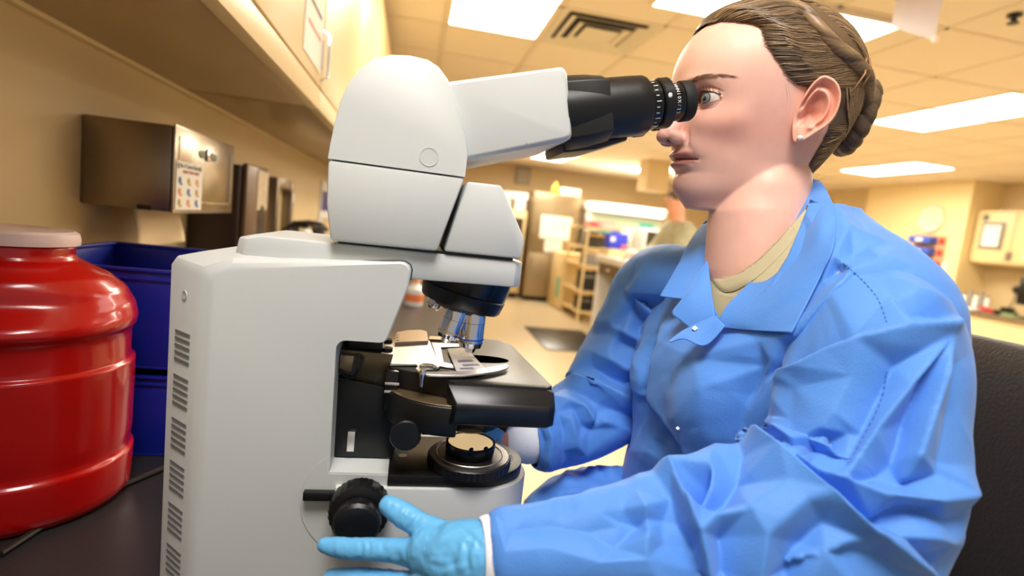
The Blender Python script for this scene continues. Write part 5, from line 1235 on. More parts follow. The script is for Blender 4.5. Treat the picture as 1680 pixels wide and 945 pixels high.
def cloth(name, mb, parent, folds, m=m_gown, wr=(.0016, 16), post=None, cut=None, solid=.0008, rel=None, snap=None):
    me = bpy.data.meshes.new(name); me.from_pydata(mb.v, [], mb.f); bm = bmesh.new(); bm.from_mesh(me)
    bmesh.ops.recalc_face_normals(bm, faces=bm.faces); bm.to_mesh(me); bm.free(); me.update()
    n = len(me.vertices); co = np.empty(n*3); me.vertices.foreach_get('co', co); co = co.reshape(-1, 3); nor = getn(me)
    if wr: co = wrinkle(co, nor, wr[0], wr[1], len(name))
    setco(me, co); nor = getn(me); co = creases(co, nor, folds); setco(me, co)
    if rel:
        nor = getn(me); x, y, d = projn(co); vd = co-CLn; vd /= np.linalg.norm(vd, axis=1)[:, None]; fc = np.clip(-(nor*vd).sum(1)*2.2, 0, 1)
        co = co+nor*(eval_relief(rel, x, y)*.00125*fc)[:, None]; setco(me, co)
        bm = bmesh.new(); bm.from_mesh(me); bmesh.ops.smooth_vert(bm, verts=bm.verts, factor=.34, use_axis_x=True, use_axis_y=True, use_axis_z=True); bm.to_mesh(me); bm.free()
        co = np.empty(n*3); me.vertices.foreach_get('co', co); co = co.reshape(-1, 3)
    if cut:
        bm = bmesh.new(); bm.from_mesh(me); x, y, d = projn(co); kill = [f for f in bm.faces if cut(x[[v.index for v in f.verts]].mean(), y[[v.index for v in f.verts]].mean(), f.calc_center_median())]
        b0 = set(v.index for v in bm.verts if v.is_boundary)
        bmesh.ops.delete(bm, geom=kill, context='FACES')
        if snap:
            for v in bm.verts:
                if v.is_boundary and v.index not in b0:
                    q = v.co-CAMLOC; dd = q.dot(FW); px_, py_ = 840+F*q.dot(CR)/dd, 472.5-F*q.dot(CU)/dd; best = None
                    for i in range(len(snap)-1):
                        (ax_, ay_), (bx_, by_) = snap[i], snap[i+1]; l2 = (bx_-ax_)**2+(by_-ay_)**2; t = min(1, max(0, ((px_-ax_)*(bx_-ax_)+(py_-ay_)*(by_-ay_))/l2))
                        X_, Y_ = ax_+t*(bx_-ax_), ay_+t*(by_-ay_); e2 = (X_-px_)**2+(Y_-py_)**2
                        if best is None or e2 < best[0]: best = (e2, X_, Y_)
                    if best[0] < 300: v.co = P(best[1], best[2], dd)
        bm.to_mesh(me); bm.free()
    me.polygons.foreach_set('use_smooth', [True]*len(me.polygons))
    o = link(name, me, m, parent); s = o.modifiers.new('t', 'SOLIDIFY'); s.thickness = solid; s.offset = -1
    return o
# torso
TC = P(1262, 520, .640)
def TT(tab, z): return float(interp(sorted(tab), z))
cxT = [(.80, TC.x+.02), (.95, TC.x+.012), (1.10, TC.x+.004), (1.20, TC.x+.002), (1.28, TC.x+.006), (1.34, TC.x+.010)]
ZT_ = TC.z
T_AX = [(.80, .155), (.92, .140), (1.02, .118), (1.10, .112), (1.16, .113), (1.20, .110), (1.24, .103), (1.27, .094), (1.295, .080), (1.32, .064), (1.335, .056), (1.36, .046)]
T_AY = [(.80, .215), (.92, .190), (1.02, .180), (1.12, .188), (1.20, .200), (1.24, .205), (1.27, .200), (1.295, .182), (1.32, .145), (1.335, .108), (1.36, .058)]
def torso(off, z0, z1, nz, na, mb=None):
    zs = np.linspace(z0, z1, nz); k5 = np.ones(9)/9
    AXv = np.convolve(np.pad(interp(T_AX, zs), 4, 'edge'), k5, 'valid'); AYv = np.convolve(np.pad(interp(T_AY, zs), 4, 'edge'), k5, 'valid')
    rs = []
    for z, ax_, ay_ in zip(zs, AXv, AYv):
        c = TT(cxT, z); ring = []
        for j in range(na):
            th = 2*math.pi*j/na; cs, sn = math.cos(th), math.sin(th); e = 2/2.5
            x = c+(ax_+off)*abs(cs)**e*(1 if cs > 0 else -1); y = TC.y+(ay_+off)*abs(sn)**e*(1 if sn > 0 else -1)
            bust = .012*math.exp(-((z-1.13)/.05)**2)*(math.exp(-((y-TC.y-.075)/.06)**2)+math.exp(-((y-TC.y+.075)/.06)**2)) if cs < 0 else 0
            drop = -.2*max(0, y-TC.y)*min(1, max(0, (z-1.12)/.12))
            ring.append(V(x-bust, y, z+drop))
        rs.append(ring)
    return rs
gown = MB().rings(torso(0, .80, 1.355, 300, 400), caps=False)
from mathutils.geometry import delaunay_2d_cdt
def relief(lines, box, extra=()):
    """linear height field over hand-placed fold lines: gives the crisp flat facets of stiff nonwoven cloth"""
    vs, es, hs = [], [], []
    for ln in lines:
        k0 = len(vs)
        for (x, y, h) in ln: vs.append(Vector((x, y))); hs.append(h)
        es += [(k0+i, k0+i+1) for i in range(len(ln)-1)]
    x0, y0, x1, y1 = box
    for i in range(9):
        for (x, y) in ((x0+(x1-x0)*i/8, y0), (x0+(x1-x0)*i/8, y1), (x0, y0+(y1-y0)*i/8), (x1, y0+(y1-y0)*i/8)): vs.append(Vector((x, y))); hs.append(0)
    for (x, y, h) in extra: vs.append(Vector((x, y))); hs.append(h)
    ov, oe, of, o_v, _, _ = delaunay_2d_cdt(vs, es, [], 0, 1e-4)
    H_ = [np.mean([hs[i] for i in src]) if src else None for src in o_v]
    for i, h in enumerate(H_):
        if h is None: H_[i] = 0.
    return [(np.array([ov[i][:] for i in f]), [H_[i] for i in f]) for f in of if len(f) == 3]
def eval_relief(tris, x, y):
    out = np.zeros_like(x)
    for P3, h in tris:
        (ax_, ay_), (bx_, by_), (cx__, cy__) = P3; det = (by_-cy__)*(ax_-cx__)+(cx__-bx_)*(ay_-cy__)
        if abs(det) < 1e-6: continue
        m = (x >= P3[:, 0].min()-.01) & (x <= P3[:, 0].max()+.01) & (y >= P3[:, 1].min()-.01) & (y <= P3[:, 1].max()+.01)
        if not m.any(): continue
        xm, ym = x[m], y[m]; l1 = ((by_-cy__)*(xm-cx__)+(cx__-bx_)*(ym-cy__))/det; l2 = ((cy__-ay_)*(xm-cx__)+(ax_-cx__)*(ym-cy__))/det; l3 = 1-l1-l2
        ins = (l1 >= -1e-4) & (l2 >= -1e-4) & (l3 >= -1e-4); v = l1*h[0]+l2*h[1]+l3*h[2]
        idx = np.where(m)[0][ins]; out[idx] = v[ins]
    return out
TR = [ # ridges (+) and valleys (-) in mm
    [(1091, 562, 5), (1082, 600, 6), (1078, 636, 6), (1081, 658, 7), (1114, 699, 7), (1131, 728, 5), (1140, 780, 3)],
    [(1080, 556, -3), (1070, 600, -4), (1066, 636, -4), (1066, 665, -2), (1092, 705, -5), (1112, 740, -5), (1120, 790, -3)],
    [(1240, 556, -2), (1243, 600, -8), (1224, 645, -10), (1205, 690, -8), (1180, 770, -4)],
    [(1279, 552, 0), (1261, 588, -2), (1243, 628, -6)],
    [(1059, 498, 6), (1048, 563, 9), (1047, 635, 9), (1043, 741, 8)],
    [(1063, 600, 0), (1058, 645, 5), (1072, 650, 4), (1097, 684, 5), (1076, 741, 5)],
    [(1122, 385, 6), (1097, 423, 6), (1070, 462, 5)],
    [(1137, 394, -2), (1116, 423, -4), (1088, 474, -4), (1075, 540, -2)],
    [(1150, 590, 4), (1165, 640, 6), (1160, 700, 3)],
    [(1343, 462, -5), (1376, 433, -7), (1400, 412, -4), (1426, 401, -1)],
    [(1372, 350, 4), (1395, 380, 5), (1420, 388, 3), (1470, 405, 1)],
    [(1368, 425, 3), (1400, 446, 4), (1440, 432, 4), (1500, 440, 2)],
    [(1433, 476, -2), (1400, 496, -7), (1376, 516, -10), (1340, 552, -12), (1304, 588, -11), (1250, 620, -8)],
    [(1433, 500, 3), (1390, 525, 4), (1350, 560, 3), (1310, 596, 2)],
    [(1380, 472, 5), (1345, 510, 5), (1310, 552, 3)]]
TR = [[(x_, y_, h_*(1.9 if x_ < 1200 else 1.25)) for x_, y_, h_ in l_] for l_ in TR]
gown_rel = relief(TR, (1000, 330, 1620, 900))
OPEN = [(1155, 300), (1156, 430), (1165, 490), (1178, 519), (1212, 516), (1262, 468), (1292, 420), (1318, 360), (1342, 290), (1300, 200)]
def inpoly(x, y, pl):
    r = False; n = len(pl)
    for i in range(n):
        x0, y0 = pl[i]; x1, y1 = pl[i-1]
        if (y0 > y) != (y1 > y) and x < (x1-x0)*(y-y0)/(y1-y0)+x0: r = not r
    return r
gown_o = cloth('gown', gown, wom, [], wr=(.0009, 14), rel=gown_rel, cut=lambda x, y, c: c.x < TC.x+.07 and c.z > 1.17 and inpoly(x, y, OPEN), snap=OPEN)
def bvh_of(o): return BVHTree.FromPolygons([tuple(v.co) for v in o.data.vertices], [tuple(p.vertices) for p in o.data.polygons])
# sleeves
def sleeve(path, nl, na, sq=1.0, cap=False, ext=None):
    pts = cat([p for p, r in path], nl); m = len(path)-1; rad = []
    rr = cat([(r, 0, 0) for p, r in path], nl); rad = [q.x for q in rr]
    return MB().tube(pts, rad, na, caps=cap, sq=sq)
near_path = [(P(1385, 530, .530), .050), (P(1418, 548, .495), .064), (P(1430, 590, .465), .0670), (P(1420, 680, .450), .0680), (P(1398, 785, .440), .0740), (P(1325, 868, .432), .0790), (P(1210, 895, .427), .0720), (P(1080, 902, .420), .0530), (P(950, 908, .411), .0395), (P(870, 910, .405), .0345), (P(822, 910, .402), .0330), (P(806, 911, .401), .0285)]
NR = [
    [(1590, 515, 4), (1575, 526, 8), (1550, 539, 12), (1484, 545, 12), (1405, 561, 11), (1361, 579, 10), (1315, 606, 10), (1260, 630, 10), (1225, 648, 8)],
    [(1462, 482, -2), (1500, 518, -6), (1545, 522, -4), (1575, 515, 0)],
    [(1400, 545, -4), (1376, 560, -8), (1340, 580, -10), (1300, 600, -10), (1250, 622, -6)],
    [(1500, 480, 4), (1540, 490, 5)],
    [(1558, 552, 4), (1489, 633, 7), (1434, 710, 6), (1396, 768, 4)],
    [(1470, 600, -6), (1444, 650, -7), (1414, 710, -5), (1388, 762, -3)],
    [(1548, 590, 6), (1540, 611, 9), (1518, 680, 9), (1501, 746, 7), (1490, 788, -3)],
    [(1520, 620, -6), (1492, 690, -10), (1470, 760, -9), (1490, 792, -8)],
    [(1568, 600, -2), (1560, 680, -4), (1545, 760, -4)],
    [(1400, 790, -4), (1440, 780, -9), (1490, 796, -8), (1545, 780, -4)],
    [(1306, 745, 2), (1345, 778, 5), (1386, 792, 9), (1452, 814, 9), (1525, 818, 8), (1590, 808, 8)],
    [(1302, 735, -10), (1335, 722, -9), (1390, 708, -4)],
    [(1302, 741, -8), (1335, 762, -2), (1370, 780, 2)],
    [(1400, 620, 5), (1370, 680, 5), (1350, 705, 4)],
    [(1310, 640, 3), (1300, 690, 2), (1320, 720, 2)],
    [(1222, 683, -10), (1252, 705, -14), (1290, 742, -17), (1375, 805, -15), (1435, 852, -12), (1530, 922, -8), (1545, 935, -6)],
    [(1203, 700, 8), (1218, 704, 14), (1280, 757, 16), (1364, 819, 15), (1423, 870, 13), (1525, 942, 8)],
    [(1250, 690, 6), (1300, 722, 2)],
    [(1212, 660, 8), (1232, 662, 10), (1244, 680, 3)],
    [(1434, 850, -5), (1480, 832, -8), (1525, 838, -8), (1556, 858, -4)],
    [(1470, 880, 6), (1530, 880, 6), (1560, 890, 3)],
    [(1216, 742, -4), (1203, 780, -10), (1184, 818, -11), (1168, 838, -9)],
    [(1178, 745, 8), (1170, 775, 8), (1166, 800, 4)],
    [(1164, 785, -12), (1150, 805, -20), (1136, 815, -18)],
    [(1020, 836, 0), (1032, 786, 8), (1057, 768, 13), (1090, 764, 14), (1106, 786, 15), (1127, 826, 14), (1149, 877, 12), (1163, 945, 8)],
    [(1150, 830, 0), (1178, 850, 8), (1230, 840, 9), (1290, 800, 9)],
    [(1101, 812, -3), (1112, 850, -9), (1140, 900, -11), (1152, 945, -9)],
    [(1045, 812, 4), (1060, 840, 7), (1062, 880, 5)],
    [(1020, 850, -5), (1047, 858, -7), (1085, 845, -7), (1090, 890, -5)],
    [(1180, 880, -8), (1185, 945, -8)],
    [(1318, 828, 11), (1280, 858, 10), (1255, 880, 9), (1246, 945, 7)],
    [(1350, 855, -3), (1315, 890, -8), (1294, 925, -9), (1288, 945, -9)],
    [(1291, 925, -6), (1350, 905, 3), (1416, 884, 4)],
    [(1380, 900, -4), (1440, 910, -4), (1480, 935, -3)],
    [(815, 850, 2), (880, 840, 4), (930, 822, 5), (985, 845, 2), (1015, 860, -3)],
    [(840, 870, -1), (905, 862, -2), (960, 870, -3), (1010, 900, -4)],
    [(830, 905, 2), (900, 900, 3), (980, 920, 4), (1060, 915, 4)]]
near_rel = relief(NR, (780, 400, 1640, 990))
ns = cloth('sleeve', sleeve(near_path, 420, 260), gown_o, [], wr=(.0010, 13), rel=near_rel)
far_path = [(P(1170, 490, .70), .040), (P(1120, 470, .745), .055), (P(1078, 480, .785), .062), (P(1045, 540, .80), .060), (P(1012, 610, .80), .062), (P(985, 665, .785), .063), (P(940, 693, .765), .056), (P(902, 710, .745), .049), (P(880, 718, .735), .045), (P(870, 720, .732), .036)]
FR = [
    [(1060, 440, 5), (1035, 480, 6), (1015, 540, 5), (1000, 570, 4)],
    [(1019, 474, -3), (1035, 505, -8), (1050, 540, -9)],
    [(1000, 528, 3), (1025, 545, 7), (1050, 560, 4)],
    [(995, 545, -4), (1020, 560, -9), (1050, 576, -8)],
    [(975, 580, 4), (1005, 592, 8), (1030, 608, 7), (1050, 606, 5)],
    [(970, 601, -6), (1000, 617, -12), (1027, 629, -12), (1050, 622, -9)],
    [(940, 618, 6), (985, 632, 9), (1030, 655, 8), (1050, 660, 6)],
    [(905, 640, -6), (925, 630, -6), (960, 648, -6), (1010, 675, -8), (1050, 690, -7)],
    [(907, 655, 6), (935, 662, 7), (960, 668, 7), (975, 690, 6)],
    [(940, 668, -3), (957, 700, -7), (970, 706, -6), (984, 674, -7)],
    [(990, 690, 5), (1020, 700, 5), (1045, 710, 4)],
    [(915, 675, -3), (925, 700, -6), (928, 745, -5)],
    [(938, 690, 5), (945, 730, 5), (960, 745, 3)],
    [(895, 690, 4), (905, 720, 5), (900, 755, 4)],
    [(885, 700, -2), (893, 725, -4), (888, 755, -3)]]
far_rel = relief(FR, (850, 380, 1110, 800))
fs = cloth('sleeve', sleeve(far_path, 170, 110), gown_o, [], wr=(.0012, 20), rel=far_rel)
# shoulder seam stitches on the near side
gb = bvh_of(ns); tb = bvh_of(gown_o)
def onto(px, py, off, trees=None):
    best = None
    for t_ in (trees or (gb, tb)):
        r = ray(px, py).normalized(); h = t_.ray_cast(CAMLOC, r)
        if h[0] is not None and (best is None or h[3] < best[1]): best = (h[0]-r*off, h[3], h[1])
    return best[0] if best else None
mb = MB()
for pl in ([(1383, 432), (1410, 455), (1440, 490), (1455, 530)], [(1455, 610), (1444, 660), (1416, 717), (1390, 762)]):
    c_ = cat([(a, b, 0) for a, b in pl], 34)
    for k in range(0, 34, 2):
        a = onto(c_[k].x, c_[k].y, .0006); b = onto(c_[k+1].x, c_[k+1].y, .0006)
        if a is not None and b is not None and (a-b).length < .02: mb.tube([a, b], .00045, 5)
mb.build('seam_stitches', m_stitch, gown_o)['kind'] = 'stuff'
# skirt of the gown over the lap
hipc = V(TC.x, TC.y, .84)
lap = []
for yo, dd, kk in ((.095, .0, 0), (-.095, -.01, 1)):
    lp = [(V(TC.x+.06, TC.y+yo*.8, .855), .125), (V(TC.x-.04, TC.y+yo, .865), .118), (V(TC.x-.115, TC.y+yo*1.1, .882), .098), (V(.250, TC.y+yo*1.15, .885), .082), (V(.226, TC.y+yo*1.15, .868), .060), (V(.212, TC.y+yo*1.15, .84), .03)]
    LF = [([(925, 800), (940, 768), (1000, 775), (1040, 770)], 8, .009, 'r'), ([(880, 822), (940, 800), (990, 815), (1030, 830)], 8, .010, 'v'), ([(955, 765), (1000, 760), (1045, 745)], 6, .006, 'v')] if kk == 0 else []
    cloth('gown_skirt', sleeve(lp, 110, 90, cap=True), gown_o, LF, wr=(.005, 15))
# collar leaves
def patch(rows, m, name, parent, n1=26, n2=40, thick=.0012, bend=0, lift=0):
    """rows: list of curves (each a list of 3D points) blended across"""
    cs = [cat(r, n2) for r in rows]; gr = [cat([c[k] for c in cs], n1) for k in range(n2+1)]
    mb = MB().rings(gr, closed=False, caps=False); me = bpy.data.meshes.new(name); me.from_pydata(mb.v, [], mb.f); me.polygons.foreach_set('use_smooth', [True]*len(me.polygons))
    o = link(name, me, m, parent); s = o.modifiers.new('t', 'SOLIDIFY'); s.thickness = thick; s.offset = 0; return o
def S3(px, py, d):
    q = onto(px, py, 0, (tb,))
    if q is not None: d = min(d, (q-CAMLOC).dot(FW)-.004)
    return P(px, py, d)
near_in = [S3(1326, 292, .625), S3(1308, 345, .592), S3(1283, 395, .572), S3(1240, 452, .560), S3(1190, 505, .556), S3(1178, 536, .553)]
near_mid = [S3(1345, 298, .612), S3(1345, 360, .572), S3(1322, 420, .550), S3(1285, 480, .538), S3(1235, 528, .538), S3(1222, 541, .540)]
near_out = [S3(1352, 306, .600), S3(1369, 345, .570), S3(1367, 405, .545), S3(1347, 452, .530), S3(1318, 510, .520), S3(1299, 546, .519)]
patch([near_in, near_mid, near_out], m_gown, 'collar', gown_o)
far_in = [S3(1172, 352, .665), S3(1163, 385, .655), S3(1161, 430, .640), S3(1145, 462, .628), S3(1124, 491, .620)]
far_mid = [S3(1160, 366, .680), S3(1148, 400, .668), S3(1135, 440, .652), S3(1118, 468, .640), S3(1105, 489, .632)]
far_out = [S3(1152, 368, .700), S3(1132, 396, .690), S3(1115, 430, .672), S3(1097, 462, .655), S3(1083, 486, .645)]
patch([far_in, far_mid, far_out], m_gown, 'collar', gown_o)
# collar stand at the back of the neck
bk = [[S3(1326, 292, .625), S3(1330, 300, .660), S3(1300, 320, .705), S3(1230, 345, .715), S3(1172, 352, .665)], [S3(1352, 306, .600), S3(1352, 318, .680), S3(1310, 345, .745), S3(1225, 362, .750), S3(1152, 368, .700)]]
patch(bk, m_gown, 'collar', gown_o)
# open placket ends with snaps
def SL(px, py, d): return P(px, py, d)
pl1 = [[SL(1161, 425, .632), SL(1165, 458, .612), SL(1169, 490, .594), SL(1173, 520, .580)], [SL(1140, 460, .622), SL(1134, 480, .610), SL(1136, 505, .600), SL(1155, 530, .586)], [SL(1123, 490, .615), SL(1103, 513, .612), SL(1118, 527, .602), SL(1137, 541, .592)]]
patch(pl1, m_gown, 'placket', gown_o, 16, 24)
pl2 = [[SL(1098, 560, .566), SL(1120, 543, .565), SL(1148, 529, .562), SL(1173, 519, .557)], [SL(1099, 561, .563), SL(1121, 549, .560), SL(1152, 546, .553), SL(1182, 527, .548)], [SL(1100, 562, .562), SL(1122, 556, .557), SL(1157, 567, .545), SL(1190, 535, .543)]]
patch(pl2, m_gown, 'placket', gown_o, 16, 30)
m_snap = mat('white_snap', (240, 242, 246), .35)
for (px, py, d, s_, sc) in ((1135, 515, .6005, .2, 1), (1140, 539, .5575, .9, .8), (1112, 703, .5, .6, .6)):
    c = P(px, py, d) if py < 700 else (onto(px, py, .002) or P(px, py, .52))
    n_ = -ray(px, py).normalized(); n_ = (n_+V(0, 0, .5*s_)).normalized(); a_ = n_.cross(V(0, 0, 1)).normalized(); b_2 = a_.cross(n_)
    h = .0034*sc; q = [c+(a_*u+b_2*v)*h for u, v in ((-1.2, .2), (.2, 1.1), (1.2, -.2), (-.2, -1.1))]
    MB().prism(q, n_*.0012).build('snap', m_snap, gown_o, bevel=.0008, ang=60)
# t-shirt
m_tee = mat('sand_tshirt', (188, 180, 148), .85, bump=.3, bump_s=900)
tee = MB().rings(torso(-.011, 1.212, 1.35, 120, 240), caps=False)
NECKP = [(1163, 250), (1163, 428), (1172, 444), (1187, 456), (1210, 450), (1245, 425), (1282, 388), (1320, 345), (1340, 300), (1340, 200)]
def ncut(x, y, c): return c.z > 1.2 and inpoly(x, y, NECKP)
tee_o = cloth('t_shirt', tee, wom, [([(1176, 475), (1200, 480), (1230, 462), (1265, 425)], 3, .0012, 'v')], m=m_tee, wr=None, cut=ncut, snap=NECKP)
t3 = bvh_of(tee_o); band = []
cp = cat([(1161, 424, 0), (1166, 440, 0), (1177, 452, 0), (1188, 457, 0), (1212, 449, 0), (1247, 424, 0), (1283, 387, 0), (1300, 365, 0)], 40)
rows = []
for w_ in (0, 7, 14, 21):
    row = []
    for k, p in enumerate(cp):
        q = onto(p.x+w_*.25, p.y+2+w_, .0016 if w_ in (7, 14) else .0004, (t3,))
        if q is None: q = P(p.x+w_*.25, p.y+2+w_, .575+.0*w_)
        row.append(q)
    rows.append(row)
o = patch(rows, m_tee, 'neckband', tee_o, 12, 60, .001)
# cuffs
m_cuff = mat('knit_cuff', (238, 240, 246), .9, bump=.4, bump_s=500)
def cuff(a, b, r0, r1, tag_):
    ax = (b-a).normalized(); L = (b-a).length
    return MB().lathe([(0, r0*.96), (.002, r0), (L*.3, r0*1.01), (L*.7, r1*1.02), (L-.002, r1), (L, r1*.93), (L-.004, r1*.86)], a, ax, 96, teeth=1, tamp=.0004).build('cuff', m_cuff, gown_o, ang=60)
cuff(P(822, 911, .402), P(787, 913, .3985), .0285, .0275, 0)
cuff(P(878, 718, .735), P(822, 722, .716), .0330, .0275, 1)
# ------------------------------------------------------------------ gloved hands
m_glove = mat('nitrile_glove', (104, 182, 236), .38, noise_s=14, noise_a=.05, bump=.35, bump_s=260, spec=.4)
def hand(parts, balls, name, vox=.0016, folds=None, it=5):
    ms = []
    for pts, rad in parts:
        c_ = cat(pts, 10*(len(pts)-1)); rr = [q.x for q in cat([(r, 0, 0) for r in rad], 10*(len(pts)-1))]
        mb = MB().tube(c_, rr, 18); mb.ball(c_[0], rr[0]*1.0, 16, 10); mb.ball(c_[-1], rr[-1], 16, 10); ms.append(mb)
    for c, r, rot in balls: ms.append(MB().ball(c, r, 24, 16, rot))
    me, co = remesh(ms, vox, it); nor = getn(me)
    co = wrinkle(co, nor, .0005, 90, 2)
    if folds: setco(me, co); co = creases(co, getn(me), folds)
    setco(me, co); me.polygons.foreach_set('use_smooth', [True]*len(me.polygons)); me.name = name
    me.materials.clear(); return link(name, me, m_glove, wom)
pm = Matrix((( 1, 0, 0), (0, 1, 0), (0, 0, 1)))
hand([([P(800, 913, .401), P(770, 912, .407), P(740, 912, .413), P(710, 905, .420)], [.0250, .0255, .0250, .0200]),
      ([P(790, 940, .401), P(750, 955, .409), P(715, 958, .416)], [.020, .024, .021]),
      ([P(790, 975, .403), P(745, 1000, .411), P(705, 1005, .418)], [.018, .022, .019]),
      ([P(638, 829, .4400), P(662, 845, .4360), P(692, 862, .4310), P(728, 880, .4240), P(765, 900, .4150)], [.0082, .0100, .0098, .0118, .0170]),
      ([P(533, 894, .4430), P(560, 899, .4390), P(600, 901, .4340), P(645, 903, .4290), P(695, 910, .4200), P(730, 918, .415)], [.0062, .0082, .0086, .0092, .0118, .015]),
      ([P(543, 948, .4470), P(580, 949, .4400), P(625, 952, .4320), P(665, 958, .4230), P(705, 962, .4150)], [.0070, .0084, .0088, .0096, .0135]),
      ([P(565, 995, .4490), P(600, 992, .4410), P(640, 998, .4310), P(680, 1002, .4220), P(715, 1000, .4140)], [.0068, .0080, .0085, .0092, .0130]),
      ([P(600, 1036, .4480), P(630, 1034, .4400), P(665, 1036, .4300), P(705, 1030, .4200), P(740, 1015, .4120)], [.0060, .0070, .0074, .0080, .0125])],
     [], 'glove', folds=[([(590, 884), (594, 900), (592, 918)], 4, .0009, 'v'), ([(602, 884), (606, 900), (602, 918)], 4, .0008, 'v'), ([(672, 832), (664, 850), (655, 864)], 4, .0009, 'v'), ([(690, 842), (680, 858), (668, 872)], 4, .0008, 'v'),
     ([(728, 850), (715, 870), (700, 885)], 5, .0012, 'v'), ([(745, 865), (720, 890), (700, 910)], 6, .0010, 'r'), ([(775, 880), (765, 910), (770, 940)], 5, .0014, 'v'), ([(752, 890), (742, 920), (748, 945)], 5, .0010, 'v'), ([(650, 905), (655, 925), (650, 940)], 5, .0008, 'v'),
     ([(700, 925), (730, 930), (760, 920)], 5, .0009, 'v'), ([(760, 870), (780, 885), (790, 900)], 4, .0010, 'v')])
# far hand on the stage drive knob
K_ = V(.118, .668, 1.066); w2 = P(806, 718, .708)
hand([([w2, w2.lerp(K_+V(.03, .03, 0), .55)], [.020, .022]),
      ([w2+V(-.01, .01, .012), K_+V(.020, .034, .022), K_+V(-.004, .034, .026), K_+V(-.022, .018, .022)], [.014, .010, .0085, .0072]),
      ([w2+V(-.01, .012, .0), K_+V(.024, .038, .006), K_+V(-.004, .038, .008), K_+V(-.022, .020, .004)], [.015, .010, .0088, .0074]),
      ([w2+V(-.008, .014, -.012), K_+V(.026, .036, -.012), K_+V(-.002, .034, -.012), K_+V(-.018, .018, -.014)], [.014, .010, .0082, .0070]),
      ([w2+V(-.006, .012, -.020), K_+V(.028, .030, -.028), K_+V(.006, .028, -.030), K_+V(-.008, .014, -.030)], [.012, .0088, .0074, .0062]),
      ([w2+V(-.012, -.012, .004), K_+V(.030, -.008, .004), K_+V(.016, -.016, .008)], [.013, .0100, .0085])], [], 'glove', vox=.002)
MB().lathe([(0, .0215), (.004, .0222), (.006, .0212)], w2+(P(850, 720, .722)-w2)*.02, (w2-P(884, 718, .735)).normalized()*-1, 40).build('glove_hem', m_glove, wom)
# ------------------------------------------------------------------ the rest of the body, continuous with the neck
def addbody(parts):
    bm = bmesh.new(); bm.from_mesh(me_b); lay = bm.verts.layers.float_color['tone']; tone_ = (*lin((224, 150, 128)), 1)
    mb = MB()
    for pts, rad in parts: mb.tube(cat(pts, 8*(len(pts)-1)), [q.x for q in cat([(r, 0, 0) for r in rad], 8*(len(pts)-1))], 24)
    me, co = remesh([mb], .007, 4); n0 = len(bm.verts); bm.from_mesh(me); bm.verts.ensure_lookup_table()
    for v in bm.verts[n0:]: v[lay] = tone_
    for f in bm.faces: f.smooth = True
    bm.to_mesh(me_b); bm.free()
nb = P(1262, 560, .633)
hp = V(TC.x+.01, TC.y, .86)
addbody([([nb+V(0, 0, .02), nb+V(0, 0, -.05), V(TC.x, TC.y, 1.1), V(TC.x+.005, TC.y, .98), hp], [.052, .088, .100, .092, .112]),
         ([V(TC.x+.004, TC.y-.09, 1.215), V(TC.x+.004, TC.y+.09, 1.215)], [.055, .055]),
         ([V(TC.x, TC.y-.13, 1.215), near_path[2][0]+V(0, 0, .01), near_path[3][0], near_path[4][0]+V(-.0, 0, -.01), near_path[6][0], near_path[8][0], P(800, 913, .401)], [.05, .050, .045, .042, .038, .030, .021]),
         ([V(TC.x, TC.y+.13, 1.215), far_path[2][0], far_path[3][0], far_path[4][0], far_path[6][0], P(822, 721, .714), P(800, 717, .706)], [.05, .045, .042, .038, .030, .0235, .0215])]
        +[([hp+V(.01, s_*.08, -.02), V(TC.x-.09, TC.y+s_*.105, .845), V(.245, TC.y+s_*.11, .835), V(.262, TC.y+s_*.11, .62), V(.36, TC.y+s_*.11, .36)], [.09, .078, .055, .05, .036]) for s_ in (1, -1)])
m_tr = mat('dark_trousers', (70, 76, 70), .85)
for s_ in (1, -1):
    p = [V(TC.x-.02, TC.y+s_*.10, .835), V(.275, TC.y+s_*.11, .83), V(.262, TC.y+s_*.11, .77), V(.285, TC.y+s_*.11, .6), V(.352, TC.y+s_*.11, .38), V(.362, TC.y+s_*.11, .33)]
    MB().tube(cat(p, 30), [q.x for q in cat([(r, 0, 0) for r in (.085, .07, .062, .062, .058, .056)], 30)], 28).build('trouser_leg', m_tr, wom)
    b = V(.375, TC.y+s_*.11, .29)
    MB().rings([[b+V(math.cos(2*math.pi*k/20)*a_*.5+ox, math.sin(2*math.pi*k/20)*w_, z) for k in range(20)] for z, a_, w_, ox in ((0, .25, .045, -.05), (.02, .255, .047, -.05), (.045, .22, .044, -.035), (.07, .13, .04, 0), (.12, .11, .042, .0))]).build('boot', m_dark, wom)
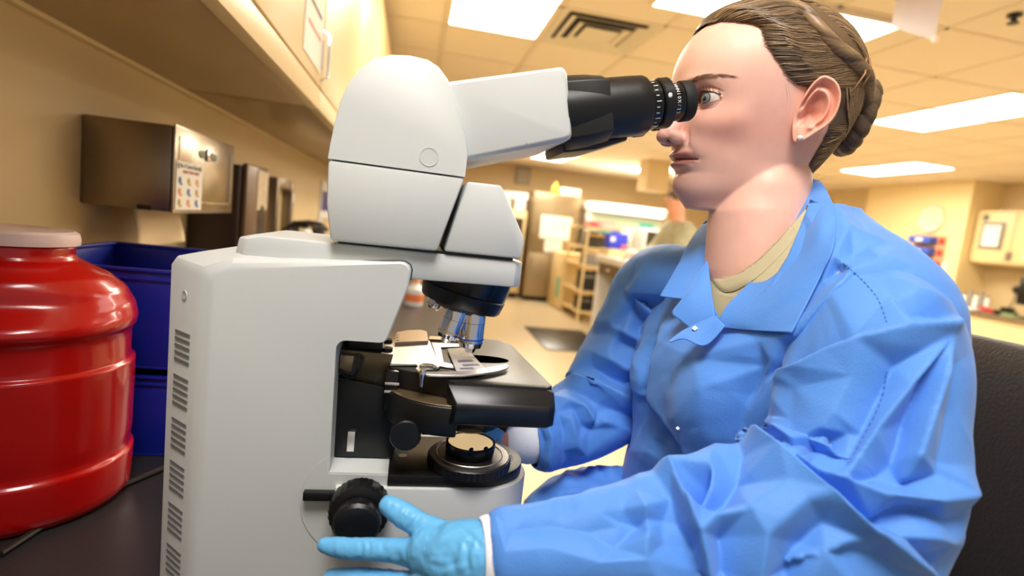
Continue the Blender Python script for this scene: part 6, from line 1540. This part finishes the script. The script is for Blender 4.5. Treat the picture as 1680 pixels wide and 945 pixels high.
# ------------------------------------------------------------------ chair
m_vinyl = mat('black_vinyl', (44, 38, 37), .42, bump=.5, bump_s=260)
CX, CY = TC.x+.01, TC.y
ch = thing('lab_chair', 'black vinyl chair with high rounded back behind the seated woman', 'chair', (CX, CY, 0))
def cushion(c, sx, sy, sz, name, ex=3.2, rot=None, curve=0):
    n, m_ = 64, 36; rs = []
    for i in range(1, m_):
        ph = math.pi*i/m_-math.pi/2; ring = []
        for j in range(n):
            th = 2*math.pi*j/n; f = lambda v, e: abs(v)**(2/e)*(1 if v > 0 else -1)
            q = V(sx*f(math.cos(ph), ex)*f(math.cos(th), ex), sy*f(math.cos(ph), ex)*f(math.sin(th), ex), sz*f(math.sin(ph), ex))
            q.x += curve*(q.y/sy)**2
            if rot is not None: q = rot@q
            ring.append(Vector(c)+q)
        rs.append(ring)
    return MB().rings(rs).build(name, m_vinyl, ch, ang=180)
SH = .715
cushion((CX+.0, CY, SH-.035), .24, .25, .04, 'seat')
bt_ = P(1640, 545, .60)
cushion((.665, .545, 1.005), .036, .245, .225, 'backrest', 3.0, Matrix.Rotation(.10, 3, 'Y'), -.035)
MB().tube([(.635, CY, .66), (.695, CY, .70), (.70, CY, .86)], .016, 12).build('back_bar', m_dark, ch)
MB().lathe([(.25, .028), (.45, .028), (.451, .02), (SH-.075, .02)], (CX, CY, 0), (0, 0, 1), 24).build('column', m_chrome, ch)
MB().lathe([(-.008, .2), (-.003, .208), (.003, .208), (.008, .2), (.003, .192), (-.003, .192)], (CX, CY, .30), (0, 0, 1), 40, caps=False).build('foot_ring', m_chrome, ch)
for k in range(5):
    a = 2*math.pi*k/5+.3; d_ = V(math.cos(a), math.sin(a), 0)
    l_ = MB().tube([V(CX, CY, .245), V(CX, CY, .10)+d_*.12, V(CX, CY, .075)+d_*.29], [.03, .02, .015], 10).build('leg', m_dark, ch)
    MB().lathe([(-.012, .028), (.012, .028)], V(CX, CY, .029)+d_*.29, V(-d_.y, d_.x, 0), 20).build('castor', m_black, l_)
    MB().tube([V(CX, CY, .2995)+V(0, 0, 0), V(CX, CY, .30)+d_*.195], .006, 8).build('spoke', m_chrome, ch)
